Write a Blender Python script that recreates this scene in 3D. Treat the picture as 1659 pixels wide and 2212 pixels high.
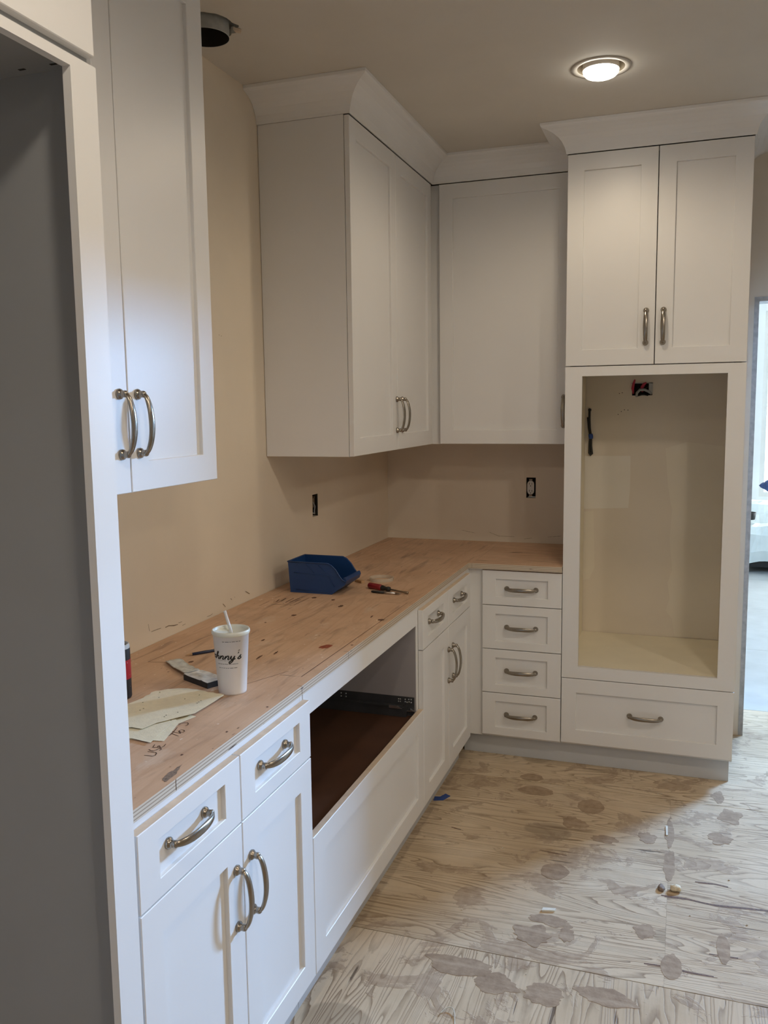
import bpy, bmesh, math, random
from mathutils import Vector, Matrix, noise
random.seed(7)
SC = bpy.context.scene
for o in list(bpy.data.objects):
    bpy.data.objects.remove(o, do_unlink=True)
COL = SC.collection
PI = math.pi

# ---------------------------------------------------------------- camera
CAM = Vector((1.5087, -4.3984, 1.6161))
YAW, PIT, ROL, FPX = 0.3351, -0.1213, -0.0127, 1863.87
fw = Vector((-math.sin(YAW)*math.cos(PIT), math.cos(YAW)*math.cos(PIT), math.sin(PIT)))
rt = Vector((math.cos(YAW), math.sin(YAW), 0))
up = rt.cross(fw)
r2 = rt*math.cos(ROL) + up*math.sin(ROL)
u2 = up*math.cos(ROL) - rt*math.sin(ROL)
cd = bpy.data.cameras.new('camera')
cam = bpy.data.objects.new('camera', cd)
COL.objects.link(cam)
cam.matrix_world = Matrix(((r2.x, u2.x, -fw.x, CAM.x), (r2.y, u2.y, -fw.y, CAM.y), (r2.z, u2.z, -fw.z, CAM.z), (0, 0, 0, 1)))
cd.sensor_fit = 'VERTICAL'
cd.sensor_height = 36.0
cd.lens = 36.0*FPX/2212.0
cd.clip_start = 0.02
SC.camera = cam

# ---------------------------------------------------------------- world, light, exposure
W = bpy.data.worlds.new('sky')
SC.world = W
W.use_nodes = True
bg = W.node_tree.nodes['Background']
bg.inputs[0].default_value = (0.86, 0.95, 1.0, 1)
bg.inputs[1].default_value = 9.5
SC.view_settings.view_transform = 'Standard'
SC.view_settings.look = 'None'
SC.view_settings.exposure = 0.2
SC.view_settings.gamma = 1.0
SC.view_settings.use_curve_mapping = False

LAMP_COL = (1.0, 0.83, 0.61)
LAMP_W = 16.0
DAY_COL = (0.32, 0.58, 1.0)
DAY_W = 94.0

def area_light(name, loc, direction, sx, sy, power, color, spread=PI, portal=False):
    l = bpy.data.lights.new(name, 'AREA')
    l.shape = 'RECTANGLE'
    l.size, l.size_y = sx, sy
    l.energy = power
    l.color = color
    l.spread = spread
    o = bpy.data.objects.new(name, l)
    o.location = loc
    o.rotation_euler = Vector(direction).to_track_quat('-Z', 'Y').to_euler()
    COL.objects.link(o)
    if portal:
        l.cycles.is_portal = True
    return o
# cold beam of an unseen panel added next door to shine through the doorway
PANEL = (3.75, 2.36, 2.40)
area_light('added_panel_beam', (PANEL[0]-0.0113, PANEL[1]-0.0166, PANEL[2]-0.003), (-0.56, -0.83, -0.16), 0.72, 0.42, DAY_W, DAY_COL, spread=math.radians(80))
area_light('window_portal', (3.45, 5.56, 1.55), (0, -1, 0), 2.3, 1.9, 1.0, (1, 1, 1), portal=True)

# ---------------------------------------------------------------- node helpers
def new_mat(name):
    m = bpy.data.materials.new(name)
    m.use_nodes = True
    nt = m.node_tree
    b = nt.nodes['Principled BSDF']
    return m, nt, b

def N(nt, typ, **kw):
    n = nt.nodes.new(typ)
    for k, v in kw.items():
        if k == 'i':
            for kk, vv in v.items():
                n.inputs[kk].default_value = vv
        else:
            setattr(n, k, v)
    return n

def ramp(nt, fac, stops, interp='LINEAR'):
    n = nt.nodes.new('ShaderNodeValToRGB')
    n.color_ramp.interpolation = interp
    el = n.color_ramp.elements
    while len(el) < len(stops):
        el.new(0.5)
    for e, (p, c) in zip(el, stops):
        e.position = p
        e.color = (c[0], c[1], c[2], 1) if not isinstance(c, (int, float)) else (c, c, c, 1)
    nt.links.new(fac, n.inputs[0])
    return n.outputs[0]

def mix(nt, fac, a, b, blend='MIX'):
    n = nt.nodes.new('ShaderNodeMix')
    n.data_type = 'RGBA'
    n.blend_type = blend
    for sock, v in ((n.inputs[0], fac), (n.inputs[6], a), (n.inputs[7], b)):
        if hasattr(v, 'links'):
            nt.links.new(v, sock)
        elif isinstance(v, (int, float)):
            sock.default_value = v
        else:
            sock.default_value = (v[0], v[1], v[2], 1)
    return n.outputs[2]

def mth(nt, op, a, b=None, c=None):
    n = nt.nodes.new('ShaderNodeMath')
    n.operation = op
    for k, v in enumerate((a, b, c)):
        if v is None:
            continue
        if hasattr(v, 'links'):
            nt.links.new(v, n.inputs[k])
        else:
            n.inputs[k].default_value = v
    return n.outputs[0]

def coords(nt, scale=(1, 1, 1), loc=(0, 0, 0), world=True):
    if world:
        c = nt.nodes.new('ShaderNodeNewGeometry').outputs['Position']
    else:
        c = nt.nodes.new('ShaderNodeTexCoord').outputs['Object']
    mp = N(nt, 'ShaderNodeMapping')
    mp.inputs['Scale'].default_value = scale
    mp.inputs['Location'].default_value = loc
    nt.links.new(c, mp.inputs[0])
    return mp.outputs[0]

def nz(nt, vec, scale, detail=3, rough=0.5, dist=0.0):
    n = N(nt, 'ShaderNodeTexNoise', i={'Scale': scale, 'Detail': detail, 'Roughness': rough, 'Distortion': dist})
    nt.links.new(vec, n.inputs['Vector'])
    return n.outputs[0]

def bump(nt, b, h, strength, dist):
    n = N(nt, 'ShaderNodeBump', i={'Strength': strength, 'Distance': dist})
    nt.links.new(h, n.inputs['Height'])
    nt.links.new(n.outputs[0], b.inputs['Normal'])

def plain(name, col, rough=0.5, metal=0.0, var=0.05, scale=20, bmp=0.0, bscale=200, spec=0.5, coat=0.0, trans=0.0):
    m, nt, b = new_mat(name)
    v = coords(nt)
    f = nz(nt, v, scale, 3)
    lo = [max(0, c*(1-var)) for c in col]
    hi = [min(1, c*(1+var)) for c in col]
    nt.links.new(ramp(nt, f, [(0.3, lo), (0.7, hi)]), b.inputs['Base Color'])
    b.inputs['Roughness'].default_value = rough
    b.inputs['Metallic'].default_value = metal
    b.inputs['Specular IOR Level'].default_value = spec
    b.inputs['Coat Weight'].default_value = coat
    b.inputs['Transmission Weight'].default_value = trans
    if bmp:
        bump(nt, b, nz(nt, v, bscale, 2), bmp, 0.002)
    return m

def emit(name, col, s):
    m, nt, b = new_mat(name)
    b.inputs['Base Color'].default_value = (0.8, 0.8, 0.8, 1)
    b.inputs['Emission Color'].default_value = (*col, 1)
    b.inputs['Emission Strength'].default_value = s
    return m

def wall_mat(name, col):
    m, nt, b = new_mat(name)
    v = coords(nt)
    f = nz(nt, v, 1.7, 4, 0.6)
    c = ramp(nt, f, [(0.3, [x*0.95 for x in col]), (0.7, [min(1, x*1.04) for x in col])])
    nt.links.new(c, b.inputs['Base Color'])
    b.inputs['Roughness'].default_value = 0.75
    b.inputs['Specular IOR Level'].default_value = 0.25
    bump(nt, b, nz(nt, v, 90, 3), 0.12, 0.002)
    return m

def sub_floor_mat(name, along_x, seed):
    """bare construction plywood: pale face veneer, cathedral grain, thinset residue and scuffs"""
    m, nt, b = new_mat(name)
    sc = (0.9, 8.0, 1) if along_x else (8.0, 0.9, 1)
    v = coords(nt, sc, (seed*3.1, seed*1.7, 0))
    h0 = nz(nt, v, 0.9, 2, 0.45, 0.35)
    jit = nz(nt, coords(nt, (9, 34, 1) if along_x else (34, 9, 1)), 1.0, 3, 0.6)
    h = mth(nt, 'ADD', h0, mth(nt, 'MULTIPLY', jit, 0.022))
    rings = mth(nt, 'FRACT', mth(nt, 'MULTIPLY', h, 27.0))
    grain = ramp(nt, rings, [(0.0, 0.0), (0.55, 0.06), (0.86, 0.75), (0.94, 1.0), (1.0, 0.0)])
    fs = (1.2, 60, 1) if along_x else (60, 1.2, 1)
    fine = nz(nt, coords(nt, fs, (seed, 0, 0)), 2.0, 3, 0.6)
    vw = coords(nt, (1, 1, 1), (seed*0.7, seed*2.3, 0))
    big = nz(nt, vw, 1.6, 3, 0.6)
    base = ramp(nt, big, [(0.3, (0.53, 0.405, 0.265)), (0.7, (0.71, 0.575, 0.41))])
    gm = mth(nt, 'MULTIPLY', grain, ramp(nt, nz(nt, vw, 2.6, 2), [(0.3, 0.35), (0.65, 0.95)]))
    c = mix(nt, gm, base, (0.225, 0.145, 0.083))
    c = mix(nt, ramp(nt, fine, [(0.5, 0.0), (0.75, 0.4)]), c, (0.34, 0.25, 0.165))
    # whitish wash of dust
    wash = ramp(nt, nz(nt, vw, 3.3, 5, 0.65), [(0.48, 0.0), (0.78, 0.6)])
    c = mix(nt, wash, c, (0.78, 0.665, 0.51))
    # grey-brown residue blots with torn outlines
    vb = coords(nt, (1.0, 1.25, 1), (seed*1.3+0.4, seed*0.9, 0))
    blot = nz(nt, vb, 5.2, 7, 0.66, 0.6)
    bm_ = ramp(nt, blot, [(0.545, 0.0), (0.575, 1.0)])
    rough_in = ramp(nt, nz(nt, vw, 38, 3), [(0.3, (0.29, 0.20, 0.13)), (0.7, (0.45, 0.335, 0.235))])
    c = mix(nt, mth(nt, 'MULTIPLY', bm_, 0.65), c, rough_in)
    # a few darker damp rings
    vor = N(nt, 'ShaderNodeTexVoronoi', feature='F1', i={'Scale': 2.3})
    nt.links.new(mix(nt, 0.12, vb, N(nt, 'ShaderNodeTexNoise', i={'Scale': 5.0}).outputs[1]), vor.inputs['Vector'])
    ring = ramp(nt, vor.outputs['Distance'], [(0.13, 0.42), (0.17, 0.40), (0.19, 0.0)])
    c = mix(nt, ring, c, (0.22, 0.165, 0.11))
    # dark gouges and splinters along the grain
    gs = (1.1, 17, 1) if along_x else (17, 1.1, 1)
    g = nz(nt, coords(nt, gs, (seed*2, 5, 0)), 3.0, 2, 0.5)
    gk = ramp(nt, g, [(0.70, 0.0), (0.73, 1.0)])
    c = mix(nt, mth(nt, 'MULTIPLY', gk, 0.8), c, (0.10, 0.065, 0.04))
    nt.links.new(c, b.inputs['Base Color'])
    b.inputs['Roughness'].default_value = 0.62
    b.inputs['Specular IOR Level'].default_value = 0.3
    hh = mth(nt, 'SUBTRACT', mth(nt, 'MULTIPLY', bm_, 0.6), mth(nt, 'ADD', mth(nt, 'MULTIPLY', gm, 0.5), gk))
    bump(nt, b, mth(nt, 'ADD', hh, mth(nt, 'MULTIPLY', fine, 0.3)), 0.5, 0.003)
    return m

def counter_ply_mat(name, along_y):
    m, nt, b = new_mat(name)
    sc = (5.0, 0.5, 1) if along_y else (0.5, 5.0, 1)
    v = coords(nt, sc, (1.7, 0.4, 0))
    h = nz(nt, v, 1.1, 2, 0.5, 0.2)
    rings = mth(nt, 'FRACT', mth(nt, 'MULTIPLY', h, 13.0))
    grain = ramp(nt, rings, [(0.0, 0.0), (0.6, 0.1), (0.92, 0.7), (1.0, 0.0)])
    vw = coords(nt)
    base = ramp(nt, nz(nt, vw, 3.0, 4, 0.6), [(0.3, (0.58, 0.37, 0.235)), (0.7, (0.71, 0.49, 0.335))])
    c = mix(nt, mth(nt, 'MULTIPLY', grain, 0.40), base, (0.42, 0.235, 0.13))
    fs = (70, 2.0, 1) if along_y else (2.0, 70, 1)
    fine = nz(nt, coords(nt, fs), 2.0, 3, 0.6)
    c = mix(nt, ramp(nt, fine, [(0.5, 0.0), (0.8, 0.5)]), c, (0.47, 0.285, 0.18))
    st = (11, 1.3, 1) if along_y else (1.3, 11, 1)
    streak = ramp(nt, nz(nt, coords(nt, st, (0.3, 2.2, 0)), 2.2, 3, 0.6, 0.4), [(0.57, 0.0), (0.70, 0.7)])
    c = mix(nt, streak, c, (0.29, 0.185, 0.125))
    ds = ramp(nt, nz(nt, coords(nt, (3, 1.6, 1), (4, 1, 0)), 3.6, 5, 0.6), [(0.62, 0.0), (0.72, 0.35)])
    c = mix(nt, ds, c, (0.72, 0.60, 0.48))
    sp = ramp(nt, nz(nt, coords(nt, (30, 9, 1) if along_y else (9, 30, 1), (1, 7, 0)), 3.0, 3, 0.55), [(0.70, 0.0), (0.74, 0.8)])
    c = mix(nt, sp, c, (0.16, 0.085, 0.05))
    fl_ = ramp(nt, nz(nt, coords(nt, (22, 10, 1) if along_y else (10, 22, 1), (9, 2, 0)), 3.0, 2, 0.5), [(0.71, 0.0), (0.75, 0.7)])
    c = mix(nt, fl_, c, (0.82, 0.70, 0.58))
    dirt = ramp(nt, nz(nt, coords(nt, (1, 1, 1), (2, 3, 0)), 5.0, 6, 0.7), [(0.50, 0.0), (0.75, 0.45)])
    c = mix(nt, dirt, c, (0.33, 0.215, 0.145))
    nt.links.new(c, b.inputs['Base Color'])
    b.inputs['Roughness'].default_value = 0.55
    b.inputs['Specular IOR Level'].default_value = 0.35
    bump(nt, b, mth(nt, 'SUBTRACT', fine, streak), 0.25, 0.0015)
    return m

def ply_edge_mat(name, z0, z1):
    m, nt, b = new_mat(name)
    pos = nt.nodes.new('ShaderNodeNewGeometry').outputs['Position']
    sx = nt.nodes.new('ShaderNodeSeparateXYZ')
    nt.links.new(pos, sx.inputs[0])
    f = mth(nt, 'DIVIDE', mth(nt, 'SUBTRACT', sx.outputs[2], z0), z1-z0)
    wob = mth(nt, 'MULTIPLY', mth(nt, 'SUBTRACT', nz(nt, coords(nt, (9, 9, 200)), 1.0, 3), 0.5), 0.05)
    fr = mth(nt, 'FRACT', mth(nt, 'MULTIPLY', mth(nt, 'ADD', f, wob), 3.4))
    c = ramp(nt, fr, [(0.0, (0.60, 0.51, 0.40)), (0.50, (0.64, 0.56, 0.45)), (0.60, (0.30, 0.225, 0.16)), (0.86, (0.40, 0.31, 0.225)), (0.94, (0.60, 0.51, 0.40))])
    voids = ramp(nt, nz(nt, coords(nt, (14, 14, 160), (3, 1, 0)), 1.0, 2), [(0.70, 0.0), (0.73, 1.0)])
    c = mix(nt, voids, c, (0.05, 0.03, 0.02))
    nt.links.new(c, b.inputs['Base Color'])
    b.inputs['Roughness'].default_value = 0.7
    return m

M = {}
M['paint'] = plain('white_cabinet_paint', (0.80, 0.79, 0.775), 0.37, var=0.008, scale=6, bmp=0.02, bscale=60, spec=0.42)
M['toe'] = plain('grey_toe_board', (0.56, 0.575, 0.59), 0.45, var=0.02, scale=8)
M['panel'] = plain('white_cabinet_panel', (0.80, 0.79, 0.775), 0.36, var=0.008, scale=5, bmp=0.02, bscale=50, spec=0.42)
M['raw'] = plain('raw_board_edge', (0.66, 0.53, 0.40), 0.7, var=0.08, scale=30)
M['cream'] = plain('cream_board', (0.86, 0.79, 0.62), 0.5, var=0.03, scale=8)
M['grey_side'] = plain('grey_white_melamine', (0.34, 0.35, 0.355), 0.45, var=0.02, scale=6)  # even gray boards of the fridge surround, darker than the white paint
M['bay_shade'] = plain('grey_bay_shade', (0.36, 0.335, 0.335), 0.5, var=0.03, scale=6)
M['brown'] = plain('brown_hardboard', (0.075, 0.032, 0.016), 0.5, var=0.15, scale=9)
M['wall'] = wall_mat('beige_wall_paint', (0.80, 0.705, 0.57))
M['wall_back'] = wall_mat('beige_wall_paint_rear', (0.76, 0.68, 0.565))
M['compound'] = wall_mat('joint_compound', (0.82, 0.77, 0.68))
M['compound_light'] = wall_mat('joint_compound_cream', (0.80, 0.73, 0.605))
M['ceil'] = wall_mat('ceiling_paint', (0.66, 0.615, 0.545))
M['far_wall'] = wall_mat('pale_far_wall', (0.82, 0.83, 0.82))
M['bead'] = plain('grey_corner_bead', (0.43, 0.42, 0.40), 0.55, metal=0.0, var=0.18, scale=40, bmp=0.3, bscale=60)
M['nickel'] = plain('brushed_nickel', (0.33, 0.295, 0.25), 0.26, metal=1.0, var=0.06, scale=60)
M['steel'] = plain('bright_steel', (0.70, 0.70, 0.70), 0.3, metal=1.0, var=0.05)
M['galv'] = plain('galvanised_sheet', (0.52, 0.53, 0.52), 0.6, metal=0.2, var=0.12, scale=40)
M['slide'] = plain('dark_slide_steel', (0.075, 0.077, 0.082), 0.45, metal=0.5, var=0.1)
M['black'] = plain('matt_black', (0.012, 0.012, 0.012), 0.5, var=0.2)
M['void'] = plain('dark_void', (0.02, 0.017, 0.014), 0.9, var=0.2)
M['blue_bin'] = plain('blue_plastic', (0.010, 0.050, 0.175), 0.38, var=0.06, scale=15)
M['white_plastic'] = plain('white_plastic', (0.70, 0.69, 0.66), 0.35, var=0.02)
M['paper_cup'] = plain('white_paper_cup', (0.83, 0.82, 0.80), 0.4, var=0.01)
M['lid'] = plain('clear_cup_lid', (0.72, 0.72, 0.62), 0.3, var=0.02)
M['ink'] = plain('black_ink', (0.012, 0.011, 0.010), 0.6, var=0.1)
M['pencil_line'] = plain('marker_line', (0.075, 0.040, 0.024), 0.8, var=0.2)
M['scuff'] = plain('wall_scuff', (0.30, 0.235, 0.16), 0.9, var=0.3, scale=120)
M['scuff_pale'] = plain('pale_wall_scuff', (0.46, 0.39, 0.29), 0.9, var=0.35, scale=90)
M['knot'] = plain('wood_knot', (0.14, 0.070, 0.040), 0.7, var=0.55, scale=150)
M['red_stain'] = plain('red_wood_filler', (0.30, 0.065, 0.030), 0.6, var=0.3, scale=150)
M['grey_stain'] = plain('grey_wood_knot', (0.23, 0.165, 0.12), 0.7, var=0.4, scale=220)
M['paper'] = plain('cream_paper', (0.80, 0.73, 0.54), 0.7, var=0.05, scale=60, bmp=0.3, bscale=300)
M['dot'] = plain('paper_perforation', (0.30, 0.26, 0.15), 0.8)
M['foil'] = plain('silver_foil', (0.62, 0.68, 0.69), 0.25, metal=0.35, var=0.15, scale=60, bmp=0.9, bscale=70)
M['sponge'] = plain('charcoal_sponge', (0.03, 0.027, 0.025), 0.8, var=0.2, scale=200)
M['rag'] = plain('grey_abrasive', (0.66, 0.64, 0.58), 0.7, var=0.30, scale=38, bmp=0.8, bscale=90)
M['red'] = plain('red_plastic', (0.24, 0.012, 0.018), 0.3, var=0.08)
M['red_label'] = plain('red_label', (0.42, 0.012, 0.02), 0.4, var=0.06)
M['red_wire'] = plain('red_wire_nut', (0.42, 0.03, 0.07), 0.45, var=0.08)
M['grey_wire'] = plain('grey_cable', (0.33, 0.35, 0.36), 0.5, var=0.08)
M['blue_tape'] = plain('blue_tape', (0.025, 0.07, 0.28), 0.6, var=0.1)
M['tip'] = plain('aged_steel', (0.30, 0.25, 0.19), 0.4, metal=0.8, var=0.1)
M['dark_blue'] = plain('navy_pencil_paint', (0.015, 0.025, 0.065), 0.4, var=0.1)
M['wood'] = plain('pale_wood', (0.46, 0.29, 0.15), 0.7, var=0.2, scale=80)
rm, rnt, rb = new_mat('floor_residue')
rv = coords(rnt)
rc = ramp(rnt, nz(rnt, rv, 30, 4, 0.65), [(0.3, (0.26, 0.175, 0.108)), (0.7, (0.42, 0.305, 0.20))])
rg = ramp(rnt, nz(rnt, coords(rnt, (1.2, 14, 1)), 3.0, 3), [(0.45, 0.0), (0.7, 0.55)])
rnt.links.new(mix(rnt, rg, rc, (0.52, 0.40, 0.28)), rb.inputs['Base Color'])
rb.inputs['Roughness'].default_value = 0.8
bump(rnt, rb, nz(rnt, rv, 90, 4), 0.5, 0.002)
M['residue'] = rm
M['chip'] = plain('pale_wood_chip', (0.72, 0.68, 0.58), 0.8, var=0.1, scale=60)
M['foam'] = plain('cream_foam', (0.72, 0.62, 0.45), 0.9, var=0.15, scale=120, bmp=0.8)
M['sheet'] = plain('white_plastic_sheet', (0.72, 0.78, 0.77), 0.25, var=0.05, scale=8, bmp=0.4, bscale=14)
M['navy_cloth'] = plain('navy_cloth', (0.035, 0.065, 0.17), 0.8, var=0.3, scale=30)
M['lens'] = emit('lit_lamp_lens', (1.0, 0.95, 0.85), 14.0)
M['panel_glow'] = emit('lit_panel', (0.75, 0.88, 1.0), 4.0)
M['trim_white'] = plain('white_lamp_trim', (0.52, 0.48, 0.42), 0.45, var=0.02)
M['reflector'] = plain('lamp_reflector', (0.30, 0.25, 0.18), 0.5, var=0.05)
M['bulb'] = plain('bulb_body', (0.74, 0.70, 0.66), 0.3, var=0.03)
M['floor_x'] = sub_floor_mat('plywood_grain_across', True, 1.0)
M['floor_x2'] = sub_floor_mat('plywood_grain_across_second', True, 3.6)
M['floor_y'] = sub_floor_mat('plywood_grain_along', False, 2.2)
M['far_floor'] = plain('pale_dusty_floor', (0.46, 0.475, 0.475), 0.6, var=0.08, scale=5, bmp=0.1, bscale=30)
M['counter_y'] = counter_ply_mat('counter_plywood_long', True)
M['counter_x'] = counter_ply_mat('counter_plywood_return', False)
M['ply_edge'] = ply_edge_mat('plywood_edge_plies', 0.8862, 0.9105)
gm, gnt, gb = new_mat('window_glass')
gb.inputs['Roughness'].default_value = 0.02
gtr = gnt.nodes.new('ShaderNodeBsdfTransparent')
gmx = gnt.nodes.new('ShaderNodeMixShader')
gmx.inputs[0].default_value = 0.07
gnt.links.new(gtr.outputs[0], gmx.inputs[1])
gnt.links.new(gb.outputs[0], gmx.inputs[2])
gnt.links.new(gmx.outputs[0], gnt.nodes['Material Output'].inputs[0])
M['glass'] = gm
cm, cnt, cb = new_mat('clear_film')
cb.inputs['Roughness'].default_value = 0.15
cb.inputs['Base Color'].default_value = (0.75, 0.70, 0.60, 1)
ctr = cnt.nodes.new('ShaderNodeBsdfTransparent')
cmx = cnt.nodes.new('ShaderNodeMixShader')
cmx.inputs[0].default_value = 0.45
cnt.links.new(ctr.outputs[0], cmx.inputs[1])
cnt.links.new(cb.outputs[0], cmx.inputs[2])
cnt.links.new(cmx.outputs[0], cnt.nodes['Material Output'].inputs[0])
M['film'] = cm

# ---------------------------------------------------------------- mesh builder
class MB:
    def __init__(s):
        s.v, s.f, s.m, s.sm = [], [], [], []

    def add(s, vs, fs, mi=0, smooth=False):
        o = len(s.v)
        s.v += [Vector(p) for p in vs]
        s.f += [tuple(i+o for i in f) for f in fs]
        s.m += [mi]*len(fs)
        s.sm += [smooth]*len(fs)
        return s

    def box(s, x0, x1, y0, y1, z0, z1, mi=0, bev=0.0):
        if x0 > x1: x0, x1 = x1, x0
        if y0 > y1: y0, y1 = y1, y0
        if z0 > z1: z0, z1 = z1, z0
        if bev > 0:
            b = min(bev, (x1-x0)*0.45, (y1-y0)*0.45, (z1-z0)*0.45)
            bm = bmesh.new()
            vs = [bm.verts.new(p) for p in ((x0,y0,z0),(x1,y0,z0),(x1,y1,z0),(x0,y1,z0),(x0,y0,z1),(x1,y0,z1),(x1,y1,z1),(x0,y1,z1))]
            for f in ((0,3,2,1),(4,5,6,7),(0,1,5,4),(1,2,6,5),(2,3,7,6),(3,0,4,7)):
                bm.faces.new([vs[i] for i in f])
            bmesh.ops.bevel(bm, geom=list(bm.edges), offset=b, segments=1, affect='EDGES')
            bm.verts.index_update()
            s.add([v.co.copy() for v in bm.verts], [[v.index for v in f.verts] for f in bm.faces], mi)
            bm.free()
            return s
        return s.add([(x0,y0,z0),(x1,y0,z0),(x1,y1,z0),(x0,y1,z0),(x0,y0,z1),(x1,y0,z1),(x1,y1,z1),(x0,y1,z1)],
                     [(0,3,2,1),(4,5,6,7),(0,1,5,4),(1,2,6,5),(2,3,7,6),(3,0,4,7)], mi)

    def prism(s, poly, z0, z1, mi=0, P=None):
        """poly: list of (a,b); extruded along the third axis, mapped by P(a,b,c)"""
        P = P or (lambda a, b, c: (a, b, c))
        n = len(poly)
        vs = [P(a, b, z0) for a, b in poly] + [P(a, b, z1) for a, b in poly]
        fs = [tuple(range(n-1, -1, -1)), tuple(range(n, 2*n))]
        fs += [(i, (i+1) % n, n+(i+1) % n, n+i) for i in range(n)]
        return s.add(vs, fs, mi)

    def lathe(s, prof, c=(0, 0, 0), seg=24, mi=0, P=None, cap=True, smooth=True):
        """prof: list of (radius, height) around local z"""
        P = P or (lambda a, b, h: (a, b, h))
        vs, fs = [], []
        for r, h in prof:
            for k in range(seg):
                a = 2*PI*k/seg
                q = P(r*math.cos(a), r*math.sin(a), h)
                vs.append((q[0]+c[0], q[1]+c[1], q[2]+c[2]))
        for j in range(len(prof)-1):
            for k in range(seg):
                k2 = (k+1) % seg
                fs.append((j*seg+k, j*seg+k2, (j+1)*seg+k2, (j+1)*seg+k))
        s.add(vs, fs, mi, smooth)
        if cap:
            o = len(s.v)-len(vs)
            for j, rev in ((0, True), (len(prof)-1, False)):
                if prof[j][0] > 1e-5:
                    f = tuple(o+j*seg+k for k in (range(seg-1, -1, -1) if rev else range(seg)))
                    s.f.append(f); s.m.append(mi); s.sm.append(False)
        return s

    def tube(s, pts, r, seg=8, mi=0, cap=True):
        pts = [Vector(p) for p in pts]
        n = len(pts)
        rr = r if isinstance(r, (list, tuple)) else [r]*n
        vs, fs = [], []
        ref = None
        for i, p in enumerate(pts):
            t = (pts[min(i+1, n-1)]-pts[max(i-1, 0)]).normalized()
            if ref is None:
                ref = Vector((0, 0, 1)) if abs(t.z) < 0.9 else Vector((1, 0, 0))
            a = (ref - t*ref.dot(t)).normalized()
            ref = a
            b = t.cross(a)
            for k in range(seg):
                an = 2*PI*k/seg
                vs.append(p + (a*math.cos(an)+b*math.sin(an))*rr[i])
        for j in range(n-1):
            for k in range(seg):
                k2 = (k+1) % seg
                fs.append((j*seg+k, j*seg+k2, (j+1)*seg+k2, (j+1)*seg+k))
        if cap:
            fs.append(tuple(range(seg-1, -1, -1)))
            fs.append(tuple((n-1)*seg+k for k in range(seg)))
        return s.add(vs, fs, mi, True)

    def ribbon(s, pts, w, P, mi=0):
        """flat stroke of width w through 2-D points, mapped by P(a,b)"""
        pts = [Vector((p[0], p[1])) for p in pts]
        n = len(pts)
        L, R = [], []
        for i, p in enumerate(pts):
            t = (pts[min(i+1, n-1)]-pts[max(i-1, 0)])
            if t.length < 1e-9:
                t = Vector((1, 0))
            t.normalize()
            k = Vector((-t.y, t.x))*w*0.5*(0.75 if i in (0, n-1) else 1.0)
            L.append(P(*(p+k))); R.append(P(*(p-k)))
        return s.add(L+R, [(i, i+1, n+i+1, n+i) for i in range(n-1)], mi)

    def mesh(s, name, origin=(0, 0, 0)):
        me = bpy.data.meshes.new(name)
        o = Vector(origin)
        me.from_pydata([v-o for v in s.v], [], s.f)
        me.polygons.foreach_set('material_index', s.m)
        me.polygons.foreach_set('use_smooth', s.sm)
        bm = bmesh.new()
        bm.from_mesh(me)
        bmesh.ops.recalc_face_normals(bm, faces=bm.faces)
        bm.to_mesh(me)
        bm.free()
        me.update()
        return me

ORG = {}
def thing(name, label, cat, loc=(0, 0, 0), group=None):
    o = bpy.data.objects.new(name, None)
    COL.objects.link(o)
    o.empty_display_size = 0.05
    o.location = loc
    ORG[o.name] = Vector(loc)
    o['label'] = label
    o['category'] = cat
    if group:
        o['group'] = group
    return o

def part(name, mb, mats, parent=None, label=None):
    org = ORG.get(parent.name, Vector((0, 0, 0))) if parent else Vector((0, 0, 0))
    me = mb.mesh(name, org)
    o = bpy.data.objects.new(name, me)
    COL.objects.link(o)
    for m in (mats if isinstance(mats, (list, tuple)) else [mats]):
        me.materials.append(m)
    if parent:
        o.parent = parent
    ORG[o.name] = org
    if label:
        o['label'] = label
    return o

def solo(name, mb, mats, label, cat, loc, group=None):
    """a thing that is one mesh"""
    me = mb.mesh(name, loc)
    o = bpy.data.objects.new(name, me)
    COL.objects.link(o)
    for m in (mats if isinstance(mats, (list, tuple)) else [mats]):
        me.materials.append(m)
    o.location = loc
    ORG[o.name] = Vector(loc)
    o['label'] = label
    o['category'] = cat
    if group:
        o['group'] = group
    return o

def struct(name, mb, mats, parent=None):
    o = part(name, mb, mats, parent)
    o['kind'] = 'structure'
    return o

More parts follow.
